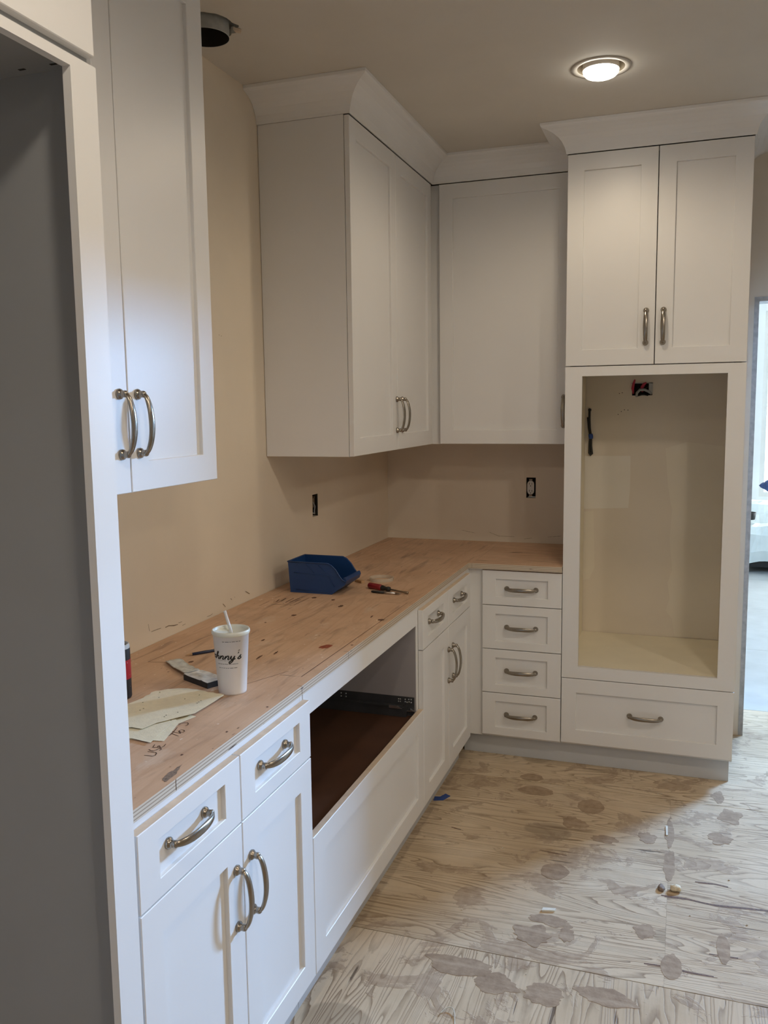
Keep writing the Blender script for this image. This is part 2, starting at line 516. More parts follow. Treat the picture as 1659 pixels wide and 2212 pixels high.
# ---------------------------------------------------------------- the setting
ZC = 2.7505
XD, YW, HD = 1.815, 0.12, 2.078          # doorway edge, wall thickness, door head
XD2, XR, YF = 3.05, 5.2, -6.6             # doorway far side, right wall, wall behind the camera
fl = MB().box(-0.1, 6.6, YF, 5.7, -0.05, -0.022)
floor = struct('floor', fl, M['grey_stain'])
def sheet(x0, x1, y0, y1, mt):
    g, gx = 0.0016, 0.0002
    part('plywood_sheet', MB().box(x0+gx, x1-gx, y0+g, y1-g, -0.021, 0.0), mt, floor)
for (y0, y1, cuts, mt) in ((-6.6, -5.70, (-0.1, 2.2, 5.2), ['floor_y']), (-5.70, -4.48, (-0.1, 1.1, 3.5, 5.2), ['floor_x', 'floor_y']),
                           (-4.48, -3.27, (-0.1, 2.3, 5.2), ['floor_y']), (-3.27, -2.045, (-0.1, 2.35, 5.2), ['floor_y', 'floor_x2']),
                           (-2.045, -0.83, (-0.1, 1.497, 3.93, 5.2), ['floor_x', 'floor_x2', 'floor_y']), (-0.83, 0.39, (-0.1, 2.30, 5.2), ['floor_x2', 'floor_x']),
                           (0.39, 1.61, (1.0, 3.4, 6.6), ['far_floor']), (1.61, 2.83, (1.0, 2.6, 5.0, 6.6), ['far_floor']),
                           (2.83, 4.05, (1.0, 3.4, 6.6), ['far_floor']), (4.05, 5.7, (1.0, 2.6, 5.0, 6.6), ['far_floor'])):
    for i in range(len(cuts)-1):
        sheet(cuts[i], cuts[i+1], y0, y1, M[mt[i % len(mt)]])

def holed(P, a0, a1, b0, b1, holes, t0, t1):
    """rectangular slab in (a,b), thickness t0..t1, with rectangular holes, mapped by P(a,b,t)"""
    mb = MB()
    As = sorted({a0, a1, *[h[0] for h in holes], *[h[1] for h in holes]})
    Bs = sorted({b0, b1, *[h[2] for h in holes], *[h[3] for h in holes]})
    for i in range(len(As)-1):
        for j in range(len(Bs)-1):
            ca, cb_ = (As[i]+As[i+1])/2, (Bs[j]+Bs[j+1])/2
            if any(h[0] < ca < h[1] and h[2] < cb_ < h[3] for h in holes):
                continue
            q = [(As[i], Bs[j]), (As[i+1], Bs[j]), (As[i+1], Bs[j+1]), (As[i], Bs[j+1])]
            mb.add([P(a, b, t0) for a, b in q], [(0, 1, 2, 3)])
            mb.add([P(a, b, t1) for a, b in q], [(0, 1, 2, 3)])
    for h in holes + [(a0, a1, b0, b1)]:
        q = [(h[0], h[2]), (h[1], h[2]), (h[1], h[3]), (h[0], h[3])]
        for k in range(4):
            (a, b), (c, d) = q[k], q[(k+1) % 4]
            mb.add([P(a, b, t0), P(c, d, t0), P(c, d, t1), P(a, b, t1)], [(0, 1, 2, 3)])
    return mb
wl = holed(lambda a, b, t: (t, a, b), YF, YW, -0.05, ZC+0.3, [(-1.0035, -0.9435, 1.146, 1.243)], -0.12, 0.0)
wall_left = struct('wall_left', wl, M['wall'])
wb = holed(lambda a, b, t: (a, t, b), -0.12, 6.6, -0.05, ZC+0.1,
           [(XD, XD2, -0.05, HD), (0.751, 0.799, 1.143, 1.248), (1.262, 1.357, 1.655, 1.716)], 0.0, YW)
wall_back = struct('wall_back', wb, M['wall_back'])
struct('wall_right', MB().box(XR, XR+0.1, YF, 0, -0.05, ZC+0.3), M['far_wall'])
struct('wall_front', MB().box(-0.12, XR+0.1, YF-0.1, YF, -0.05, ZC+0.3), M['far_wall'])
# ceiling with its round lamp hole and duct hole
DU = (0.128, -1.995)
L1 = (1.2065, -1.232)
def ceiling_mesh():
    mb = MB()
    cells = [(-0.12, 0.55, -2.3, -1.7, DU, 'duct'), (0.9, 1.5, -1.55, -0.95, L1, 'lamp')]
    xs = sorted({-0.12, 0.55, 0.9, 1.5, XR+0.1})
    ys = sorted({YF-0.1, -2.3, -1.7, -1.55, -0.95, YW})
    for i in range(len(xs)-1):
        for j in range(len(ys)-1):
            hit = [c for c in cells if abs(c[0]-xs[i]) < 1e-6 and abs(c[1]-xs[i+1]) < 1e-6 and abs(c[2]-ys[j]) < 1e-6 and abs(c[3]-ys[j+1]) < 1e-6]
            if not hit:
                mb.add([(xs[i], ys[j], ZC), (xs[i+1], ys[j], ZC), (xs[i+1], ys[j+1], ZC), (xs[i], ys[j+1], ZC)], [(0, 1, 2, 3)])
                continue
            c = hit[0]
            n = 64
            rnd = random.Random(4)
            ring, rim = [], []
            for k in range(n):
                a = 2*PI*k/n
                r = 0.083
                if c[5] == 'duct':
                    r = 0.082+0.004*rnd.random()
                    if 0.2 < a < 1.3:
                        r += 0.010*rnd.random()+0.006
                ring.append((c[4][0]+r*math.cos(a), c[4][1]+r*math.sin(a), ZC))
                d = max(abs(math.cos(a)), abs(math.sin(a)))
                ex, ey = math.cos(a)/d, math.sin(a)/d
                ox = c[4][0]+(ex*(c[1]-c[4][0]) if ex > 0 else ex*(c[4][0]-c[0]))
                oy = c[4][1]+(ey*(c[3]-c[4][1]) if ey > 0 else ey*(c[4][1]-c[2]))
                rim.append((ox, oy, ZC))
            top = [(p[0], p[1], ZC+0.02) for p in ring]
            mb.add(ring+rim+top, [(k, (k+1) % n, n+(k+1) % n, n+k) for k in range(n)] + [(k, (k+1) % n, 2*n+(k+1) % n, 2*n+k) for k in range(n)])
    mb.box(-0.12, XR+0.1, YF-0.1, YW, ZC+0.25, ZC+0.3)
    return mb
struct('ceiling', ceiling_mesh(), M['ceil'])
# corner bead on the doorway edges
bd = MB()
bd.box(XD-0.018, XD+0.002, -0.003, 0.0, 0.0, HD+0.018)
bd.box(XD-0.001, XD+0.0025, -0.0042, YW+0.003, 0.0, HD)
struct('trim_1', bd, M['bead'])
bd = MB()
bd.box(XD+0.002, XD2, -0.003, 0.0, HD-0.002, HD+0.018)
bd.box(XD+0.0025, XD2-0.0025, -0.0042, YW+0.003, HD-0.0025, HD+0.001)
struct('trim_2', bd, M['bead'])
# the next room
YB = 5.5
struct('wall_far', holed(lambda a, b, t: (a, t, b), 0.9, 6.6, -0.05, ZC+0.3, [(2.27, 4.6, 0.62, 2.55)], YB, YB+0.12), M['far_wall'])
struct('wall_far_left', MB().box(0.9, 1.0, YW, YB, -0.05, ZC+0.3), M['far_wall'])
struct('wall_far_right', MB().box(4.75, 4.87, YW, YB+0.1, -0.05, ZC+0.3), M['far_wall'])
struct('ceiling_far', MB().box(0.9, 6.6, YW, YB+0.1, ZC, ZC+0.3), M['far_wall'])
def window(name, P, a0, a1, b0, b1, t):
    fr = MB()
    w = 0.05
    def bx(A0, A1, B0, B1, T0=0.02, T1=0.08):
        p, q = P(A0, B0, T0), P(A1, B1, T1)
        fr.box(p[0], q[0], p[1], q[1], p[2], q[2])
    bx(a0, a0+w, b0, b1); bx(a1-w, a1, b0, b1); bx(a0+w, a1-w, b0, b0+w); bx(a0+w, a1-w, b1-w, b1)
    bx((a0+a1)/2-0.025, (a0+a1)/2+0.025, b0+w, b1-w)
    f = struct(name, fr, M['white_plastic'])
    for (u0, u1) in ((a0+w, (a0+a1)/2-0.025), ((a0+a1)/2+0.025, a1-w)):
        p, q = P(u0, b0+w, 0.045), P(u1, b1-w, 0.05)
        part('pane', MB().box(p[0], q[0], p[1], q[1], p[2], q[2]), M['glass'], f)
window('window_1', lambda a, b, t: (a, YB+t, b), 2.27, 4.6, 0.62, 2.55, 0)

# drywall patches seen inside the oven opening
def patch(poly, mt, t=0.0012, nm='compound_patch'):
    part(nm, MB().prism(poly, 0, 1, P=lambda a, b, c: (a, -0.0002-t*c, b)), mt, wall_back)
patch([(1.041, 1.361), (1.262, 1.362), (1.263, 1.20), (1.256, 1.105), (1.041, 1.095)], M['compound'])
patch([(1.041, 1.08), (1.09, 1.085), (1.10, 0.80), (1.075, 0.74), (1.041, 0.73)], M['compound_light'])
patch([(1.425, 1.40), (1.52, 1.43), (1.69, 1.41), (1.69, 0.47), (1.49, 0.47), (1.475, 0.56), (1.445, 0.60), (1.462, 0.66), (1.45, 0.74), (1.47, 0.80), (1.455, 0.95), (1.462, 1.10), (1.44, 1.22)], M['compound_light'])
pin = MB()
for (a, b) in ((1.203, 1.6664), (1.2161, 1.6695), (1.1991, 1.5647), (1.2283, 1.5864), (1.2451, 1.5849), (1.2137, 1.5784)):
    pin.lathe([(0.0022, 0.0), (0.0022, 0.0006)], (a, -0.0001, b), 8, P=lambda x, y, h: (x, -h, y))
part('nail_hole', pin, M['void'], wall_back)['kind'] = 'stuff'
# scuffs on the walls
WALLL = [[(-2.2374, 0.9765), (-2.2319, 0.9536)], [(-2.2232, 0.9492), (-2.1901, 0.9484), (-2.1715, 0.9475)], [(-2.1489, 0.9436), (-2.1295, 0.9444), (-2.1025, 0.9383), (-2.0787, 0.9359)],
 [(-2.0744, 0.9398), (-2.0541, 0.9394)], [(-2.053, 0.9265), (-2.0344, 0.927)], [(-1.9003, 0.919), (-1.8775, 0.9184), (-1.8634, 0.9212)], [(-1.7932, 0.9397), (-1.784, 0.9326), (-1.7748, 0.9243)],
 [(-1.7385, 0.9465), (-1.7288, 0.9406)], [(-1.7106, 0.9468), (-1.7058, 0.9432)], [(-1.6267, 0.9497), (-1.6111, 0.9412), (-1.5953, 0.9339)], [(-1.7560, 1.8665), (-1.7500, 1.8660)], [(-1.7420, 1.8640), (-1.7360, 1.8645)]]
WALLB = [[(0.4103, 0.9639), (0.4841, 0.9509)], [(0.5571, 0.9587), (0.6089, 0.94), (0.6909, 0.9399)], [(0.7417, 0.9296), (0.7819, 0.9362)], [(0.8618, 0.9443), (0.9308, 0.952)]]
sm = MB()
for k, st in enumerate(WALLL):
    sm.ribbon(st, 0.0035 if k in (2, 6, 7, 9) else 0.002, lambda a, b: (0.0006, a, b))
part('scuff_mark', sm, M['scuff'], wall_left)['kind'] = 'stuff'
sm = MB()
for st in WALLB:
    sm.ribbon(st, 0.003, lambda a, b: (a, -0.0006, b))
part('scuff_mark', sm, M['scuff_pale'], wall_back)['kind'] = 'stuff'

# ---------------------------------------------------------------- cabinet vocabulary
FX, UX, BY, UY, TY = 0.6202, 0.3611, -0.6319, -0.3628, -0.6259
TH, RC = 0.0195, 0.0100
def faceX(plane):                                  # faces +x; a runs along y
    return lambda a, b, c: (plane-TH+c, a, b)
def faceY(plane):                                  # faces -y; a runs along x
    return lambda a, b, c: (a, plane+TH-c, b)

def make_handle_mesh():
    mb = MB()
    for sx in (-1, 1):
        c = (0.065*sx, 0, 0)
        mb.lathe([(0.0, 0.0), (0.0115, 0.0), (0.0120, 0.0022), (0.0112, 0.0050), (0.0086, 0.0075), (0.0072, 0.0105), (0.0074, 0.0135), (0.0078, 0.0165), (0.0070, 0.0195), (0.0045, 0.0217), (0.0, 0.0225)], c, 18, cap=False)
    n, seg = 33, 16
    vs, fs = [], []
    def ctr(t):
        return Vector((0.0655*math.sin(t*PI/2), 0, 0.0150+0.0205*math.cos(t*PI/2)**1.05))
    for i in range(n):
        t = -0.97+1.94*i/(n-1)
        e = 1-abs(t)**2.2
        wy = 0.0052+0.0042*e
        wz = 0.0039+0.0008*e
        tg = (ctr(t+0.01)-ctr(t-0.01)).normalized()
        nr = Vector((-tg.z, 0, tg.x))
        for k in range(seg):
            a = 2*PI*k/seg
            fl_ = 1+0.05*math.cos(3*a+t*6.0)*e
            vs.append(ctr(t) + Vector((0, 1, 0))*wy*math.cos(a)*fl_ + nr*wz*math.sin(a)*fl_)
    for j in range(n-1):
        for k in range(seg):
            k2 = (k+1) % seg
            fs.append((j*seg+k, j*seg+k2, (j+1)*seg+k2, (j+1)*seg+k))
    fs.append(tuple(range(seg-1, -1, -1)))
    fs.append(tuple((n-1)*seg+k for k in range(seg)))
    mb.add(vs, fs, 0, True)
    me = mb.mesh('handle')
    me.materials.append(M['nickel'])
    return me
HANDLE = make_handle_mesh()

def handle(parent, pos, axis, out):
    o = bpy.data.objects.new('handle', HANDLE)
    COL.objects.link(o)
    o.parent = parent
    X, Z = Vector(axis), Vector(out)
    Y = Z.cross(X)
    p = Vector(pos)-ORG[parent.name]
    o.matrix_local = Matrix(((X.x, Y.x, Z.x, p.x), (X.y, Y.y, Z.y, p.y), (X.z, Y.z, Z.z, p.z), (0, 0, 0, 1)))
    return o

def shaker(parent, name, P, a0, a1, b0, b1, st=0.067, rail=0.067, raw_top=False, gap=0.0017):
    """frame (the door itself) + recessed panel child; P maps (along, up, out) into the room"""
    a0, a1 = min(a0, a1)+gap, max(a0, a1)-gap
    b0, b1 = b0+gap, b1-gap
    e = 0.0014
    def loop(i, c):
        return [(a0+i, b0+i, c), (a1-i, b0+i, c), (a1-i, b1-i, c), (a0+i, b1-i, c)]
    def inner(d, c):
        return [(a0+st-d, b0+rail-d, c), (a1-st+d, b0+rail-d, c), (a1-st+d, b1-rail+d, c), (a0+st-d, b1-rail+d, c)]
    loops = [loop(0, 0), loop(0, TH-e), loop(e, TH), inner(e, TH), inner(0, TH-e), inner(0, 0)]
    mb = MB()
    vs = [P(*p) for L in loops for p in L]
    fs, mi = [], []
    n = len(loops)
    for j in range(n):
        j2 = (j+1) % n
        for k in range(4):
            k2 = (k+1) % 4
            fs.append((j*4+k, j*4+k2, j2*4+k2, j2*4+k))
            mi.append(1 if (raw_top and j == 0 and k == 2) else 0)
    mb.add(vs, fs)
    mb.m = mi
    d = part(name, mb, [M['paint'], M['raw']], parent)
    pm = MB()
    q = [(a0+st-0.004, b0+rail-0.004), (a1-st+0.004, b0+rail-0.004), (a1-st+0.004, b1-rail+0.004), (a0+st-0.004, b1-rail+0.004)]
    pm.prism(q, 0.002, TH-RC, P=P)
    part('panel', pm, M['panel'], d)
    return d

def carcass_panels(parent, name, boxes, mt):
    mb = MB()
    for bx_ in boxes:
        mb.box(*bx_, 0, 0.0006)
    return part(name, mb, mt, parent)

ZB, ZS, ZT = 0.111, 0.7205, 0.8738
ZP0, ZP1 = 0.8862, 0.9105
BF = FX-TH-0.0015                                  # front plane of the left base boxes
OUTX, OUTY = (1, 0, 0), (0, -1, 0)
DV, VZ, HX = (0, 1, 0), (0, 0, 1), (1, 0, 0)

def base_box(t, y0, y1, mt=None):
    w = 0.018
    carcass_panels(t, 'carcass', [(0.004, BF, y0+0.001, y0+w, 0.10, ZP0), (0.004, BF, y1-w, y1-0.001, 0.10, ZP0), (0.004, BF, y0+w, y1-w, 0.10, 0.118),
                                  (0.004, 0.016, y0+w, y1-w, 0.118, ZP0), (BF-0.09, BF, y0+w, y1-w, ZP0-0.018, ZP0), (BF-0.018, BF, y0+w, y1-w, ZS-0.012, ZS+0.012)], mt or M['paint'])
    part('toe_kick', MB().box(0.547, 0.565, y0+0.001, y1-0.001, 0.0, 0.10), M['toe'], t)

def two_door_base(y0, ym, y1, label, hd):
    t = thing('base_cabinet', label, 'cabinet', (0.3, (y0+y1)/2, 0))
    base_box(t, y0, y1)
    P = faceX(FX)
    for (a, b, hy) in ((y0, ym, hd[0]), (ym, y1, hd[1])):
        d = shaker(t, 'drawer', P, a, b, ZS, ZT, 0.0655, 0.0375, raw_top=True)
        handle(d, (FX-RC, hy, 0.8055), DV, OUTX)
    for (a, b, hy) in ((y0, ym, hd[2]), (ym, y1, hd[3])):
        d = shaker(t, 'door', P, a, b, ZB, ZS)
        handle(d, (FX, hy, 0.5622), VZ, OUTX)
    return t
Y0, Y1, Y2, Y3, Y4, Y5 = -3.1896, -2.8152, -2.4435, -1.4268, -1.0623, -0.6800
two_door_base(Y0, Y1, Y2, 'nearest white base cabinet with two drawers over two doors, lit bluish, beside the tall panel', (-3.0157, -2.643, -2.848, -2.7795))
two_door_base(Y3, Y4, Y5, 'narrow white base cabinet with two drawers and two doors next to the inside corner', (-1.2535, -0.880, -1.0700, -1.0010))

# cooktop cabinet with the missing upper drawer front
t = thing('cooktop_cabinet', 'white base cabinet with an open dark drawer bay between the two-door base cabinets', 'cabinet', (0.3, -1.935, 0))
w = 0.018
carcass_panels(t, 'carcass', [(0.004, BF, Y2+0.001, Y2+w, 0.10, ZP0), (0.004, BF, Y3-w, Y3-0.001, 0.10, ZP0), (0.004, BF, Y2+w, Y3-w, 0.10, 0.118), (0.004, 0.016, Y2+w, Y3-w, 0.118, ZP0)], M['paint'])
part('top_rail', MB().box(BF-0.018, BF+0.0008, Y2+0.001, Y3-0.001, 0.8185, ZP0, 0, 0.0006), M['paint'], t)
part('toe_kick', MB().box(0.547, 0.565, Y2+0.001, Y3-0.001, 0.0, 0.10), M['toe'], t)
part('lining', MB().box(0.018, BF-0.003, Y3-w-0.0025, Y3-w-0.0003, 0.4745, 0.818), M['bay_shade'], t, 'gray sheet darkening the inner side')  # gray sheet over the white side, its colour standing in for shade
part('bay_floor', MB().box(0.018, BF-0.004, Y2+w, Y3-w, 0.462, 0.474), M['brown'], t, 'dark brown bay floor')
shaker(t, 'drawer', faceX(FX), Y2, Y3, ZB, 0.4985, 0.07, 0.067, raw_top=True)
def slide(ys, s):
    mb = MB()
    mb.box(0.09, BF-0.008, ys, ys-s*0.003, 0.477, 0.546)
    mb.box(0.09, BF-0.035, ys-s*0.003, ys-s*0.022, 0.4745, 0.511)
    d = part('drawer_slide', mb, M['slide'], t)
    r = MB()
    r.box(0.09, BF-0.05, ys-s*0.005, ys-s*0.026, 0.5112, 0.5165)
    part('runner', r, M['slide'], d)
    k = MB().prism([(0.50, 0.517), (0.535, 0.517), (0.551, 0.507), (0.50, 0.507)], 0, 1, P=lambda a, b, c: (a, ys-s*(0.024+0.004*c), b))
    part('catch', k, M['steel'], d)
    k = MB().box(0.545, 0.587, ys-s*0.004, ys-s*0.012, 0.494, 0.4965)
    k.prism([(0.578, 0.492), (0.592, 0.496), (0.578, 0.505)], 0, 1, P=lambda a, b, c: (a, ys-s*(0.004+0.008*c), b))
    part('catch', k, M['steel'], d)
    sc = MB()
    for (a, b) in ((0.530, 0.536), (0.537, 0.536), (0.530, 0.527), (0.537, 0.527), (0.556, 0.5365), (0.570, 0.5375), (0.579, 0.538), (0.556, 0.5275), (0.563, 0.526), (0.571, 0.528), (0.579, 0.5265), (0.30, 0.536), (0.32, 0.536), (0.30, 0.524), (0.32, 0.524)):
        sc.lathe([(0.0026, 0), (0.0026, 0.001), (0.0, 0.0016)], (a, ys-s*0.003, b), 8, P=lambda x, y, h: (x, -s*h, y))
    part('rivet', sc, M['steel'], d)['kind'] = 'stuff'
slide(Y3-w-0.0026, 1)
slide(Y2+w, -1)

# drawer stack on the back run
XA, XB = 0.6621, 1.0202
ZTS = 0.8815
YBF = BY+TH+0.0015
t = thing('drawer_cabinet', 'white cabinet with a stack of four drawers left of the oven tower', 'cabinet', (0.84, -0.31, 0))
carcass_panels(t, 'carcass', [(XA, XA+w, YBF, -0.004, 0.10, ZP0), (XB-w, XB-0.001, YBF, -0.004, 0.10, ZP0), (XA+w, XB-w, YBF, -0.004, 0.10, 0.118), (XA+w, XB-w, YBF, YBF+0.09, ZP0-0.018, ZP0),
                              (XA+w, XB-w, YBF, YBF+0.018, 0.709, 0.733), (XA+w, XB-w, YBF, YBF+0.018, 0.505, 0.529), (XA+w, XB-w, YBF, YBF+0.018, 0.301, 0.325)], M['paint'])
part('filler_strip', MB().box(BF-0.016, XA-0.001, YBF-0.004, YBF+0.014, 0.10, ZP0).box(BF-0.016, BF, Y5+0.002, YBF-0.004, 0.10, ZP0), M['paint'], t)
for (b0, b1) in ((0.721, ZTS), (0.5173, 0.721), (0.3127, 0.5173), (ZB, 0.3127)):
    d = shaker(t, 'drawer', faceY(BY), XA, XB, b0, b1, 0.061, 0.0385, raw_top=(b1 == ZTS))
    zc = {ZTS: 0.7978, 0.721: 0.6205, 0.5173: 0.4175, 0.3127: 0.2110}[b1]
    handle(d, (0.8395, BY+RC, zc), HX, OUTY)
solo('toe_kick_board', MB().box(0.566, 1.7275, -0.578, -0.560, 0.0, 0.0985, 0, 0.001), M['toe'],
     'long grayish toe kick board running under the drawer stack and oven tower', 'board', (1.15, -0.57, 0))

# oven tower
XT1, XM = 1.7375, 1.3825
ZO0, ZO1, ZTD, ZTU, ZTOP = 0.4658, 1.7340, 0.4108, 1.7759, 2.6434
XO0, XO1 = 1.0923, 1.6675
t = thing('oven_cabinet', 'tall white oven tower with an empty appliance opening and cream interior', 'cabinet', (1.38, -0.31, 0))
TYB = TY+TH+0.0015
carcass_panels(t, 'carcass', [(XB+0.001, XB+0.019, TYB, -0.002, 0.10, ZTOP), (XT1-0.019, XT1-0.001, TYB, -0.002, 0.10, ZTOP), (XB+0.019, XT1-0.019, TYB, -0.002, 0.10, 0.118), (XB+0.019, XT1-0.019, TYB, -0.002, ZTOP-0.018, ZTOP),
                              (XB+0.019, XT1-0.019, TYB, -0.002, 1.752, 1.770)], M['paint'])
for xl in (XB+0.0192, XT1-0.0215):
    part('lining', MB().box(xl, xl+0.0023, TYB+0.001, -0.003, 0.4662, 1.751), M['cream'], t, 'cream inner side of the opening')
part('shelf', MB().box(XB+0.020, XT1-0.020, TYB+0.001, -0.003, 0.446, 0.466), M['cream'], t, 'cream opening floor')
ff = holed(lambda a, b, c: (a, TY+TH-c, b), XB+0.0015, XT1-0.0015, ZTD+0.0018, ZTU-0.0018, [(XO0, XO1, ZO0, ZO1)], 0.0, TH)
part('face_frame', ff, M['paint'], t)
for (a0, a1, hx) in ((XB, XM, 1.3460), (XM, XT1, 1.4140)):
    d = shaker(t, 'door', faceY(TY), a0, a1, ZTU, ZTOP-0.0014)
    handle(d, (hx, TY, 1.9300), VZ, OUTY)
d = shaker(t, 'drawer', faceY(TY), XB, XT1, ZB, ZTD, 0.0645, 0.0635)
handle(d, (1.3810, TY+RC, 0.2610), HX, OUTY)

# wall cabinets
ZU = 1.4335
def wall_box_x(t, y0, y1):
    w = 0.018
    f = UX-TH-0.0022
    carcass_panels(t, 'carcass', [(0.002, f, y0+0.001, y0+w, ZU, ZTOP), (0.002, f, y1-w, y1-0.001, ZU, ZTOP), (0.002, f, y0+w, y1-w, ZU, ZU+w), (0.002, f, y0+w, y1-w, ZTOP-w, ZTOP), (0.002, 0.012, y0+w, y1-w, ZU+w, ZTOP-w)], M['paint'])
t = thing('wall_cabinet', 'nearest white wall cabinet above the counter, with pulls shining blue, next to the tall panel', 'cabinet', (0.18, -2.79, ZU))
wall_box_x(t, -3.163, -2.4184)
P = faceX(UX)
for (a0, a1, hy) in ((-3.163, -2.7900, -2.8210), (-2.7900, -2.4184, -2.7555)):
    d = shaker(t, 'door', P, a0, a1, ZU, ZTOP-0.0014)
    handle(d, (UX, hy, 1.5855), VZ, OUTX)
UY0, UYM, UY1 = -1.4259, -0.9088, -0.3802
t = thing('wall_cabinet', 'white two-door wall cabinet on the left wall above the blue bin', 'cabinet', (0.18, -0.9, ZU))
wall_box_x(t, UY0, UY1)
for (a0, a1, hy) in ((UY0, UYM, -0.9245), (UYM, UY1, -0.8520)):
    d = shaker(t, 'door', P, a0, a1, ZU, ZTOP-0.0014, 0.0655)
    handle(d, (UX, hy, 1.5820), VZ, OUTX)
t = thing('wall_cabinet', 'white single-door wall cabinet in the corner between left wall and oven tower', 'cabinet', (0.69, -0.17, ZU))
f = UY+TH+0.0022
carcass_panels(t, 'carcass', [(0.003, 0.392, f+0.022, -0.002, ZU, ZU+w), (0.392, XB-0.001, f, -0.002, ZU, ZU+w), (XB-w, XB-0.001, f, -0.002, ZU+w, ZTOP-w), (0.343, XB-0.001, f, -0.002, ZTOP-w, ZTOP), (0.343, XB-w, -0.012, -0.002, ZU+w, ZTOP-w), (0.343, 0.361, f+0.03, -0.012, ZU+w, ZTOP-w)], M['paint'])
part('filler_strip', MB().box(UX-TH+0.001, 0.392, f-0.001, f+0.016, ZU, ZTOP).box(UX-TH-0.012, UX-TH+0.001, UY1+0.001, f+0.016, ZU, ZTOP), M['paint'], t)
d = shaker(t, 'door', faceY(UY), 0.3933, XB-0.003, ZU, ZTOP-0.0014, 0.0650)
handle(d, (0.9825, UY, 1.5850), VZ, OUTY)

# tall fridge surround at the left
FY = -3.1955
t = thing('fridge_cabinet', 'tall white fridge surround with an empty alcove at the left edge', 'cabinet', (0.3, -3.7, 0))
FYL = -4.22
carcass_panels(t, 'carcass', [(0.002, 0.605, FY-0.018, FY-0.0008, 0, ZTOP), (0.002, 0.605, FYL, FYL+0.018, 0, ZTOP), (0.002, 0.605, FYL+0.018, FY-0.018, 2.148, 2.166), (0.002, 0.605, FYL+0.018, FY-0.018, ZTOP-0.018, ZTOP), (0.002, 0.012, FYL+0.018, FY-0.018, 2.166, ZTOP)], M['grey_side'])
ff = holed(lambda a, b, c: (0.6055+c, a, b), FYL, FY, 0.0, 2.149, [(FYL+0.062, -3.2565, -0.01, 2.1325)], 0.0, FX-0.6055)
part('face_frame', ff, M['paint'], t)
fm = (FYL+FY)/2
for (a0, a1) in ((FYL, fm), (fm, FY)):
    shaker(t, 'door', faceX(FX), a0, a1, 2.1625, ZTOP, 0.067, 0.067)
hs = MB()
for (x, y) in ((0.512, -3.2345), (0.572, -3.2345), (0.45, -3.60), (0.30, -3.50)):
    hs.box(x-0.006, x+0.006, y-0.0025, y+0.0025, 2.1475, 2.1482)
part('screw_hole', hs, M['void'], t)['kind'] = 'stuff'

# crown mouldings
CROWN = [(0.0, 0.0), (0.005, 0.0), (0.0065, 0.010), (0.012, 0.028), (0.022, 0.047), (0.036, 0.063), (0.054, 0.076), (0.073, 0.084), (0.088, 0.088), (0.0965, 0.0915), (0.100, 0.096), (0.1005, 0.1065), (0.0, 0.1065)]
def crown(path, label, loc):
    pts = [Vector(p) for p in path]
    n = len(pts)
    nrm = []
    for i in range(n-1):
        dd = (pts[i+1]-pts[i]).normalized()
        nrm.append(Vector((dd.y, -dd.x)))
    m = len(CROWN)
    vs = []
    for i, p in enumerate(pts):
        if i == 0:
            o = nrm[0]
        elif i == n-1:
            o = nrm[-1]
        else:
            o = (nrm[i-1]+nrm[i])/(1+nrm[i-1].dot(nrm[i]))
        for d_, z_ in CROWN:
            vs.append((p.x+o.x*d_, p.y+o.y*d_, ZTOP+z_))
    fs = []
    for i in range(n-1):
        for k in range(m):
            k2 = (k+1) % m
            fs.append((i*m+k, i*m+k2, (i+1)*m+k2, (i+1)*m+k))
    fs += [tuple(range(m)), tuple((n-1)*m+k for k in range(m))]
    return solo('crown_molding', MB().add(vs, fs), M['paint'], label, 'molding', loc)
crown([(0.001, UY0), (UX, UY0), (UX, UY), (XB, UY), (XB, TY), (XT1, TY), (XT1, -0.002)], 'white cove crown molding over the corner wall cabinets and around the oven tower top', (0.8, -0.5, ZTOP))
crown([(FX, FYL), (FX, FY+0.001), (UX, FY+0.001), (UX, -2.4184), (0.001, -2.4184)], 'white crown molding above the nearest wall cabinet and tall panel', (0.4, -3.0, ZTOP))

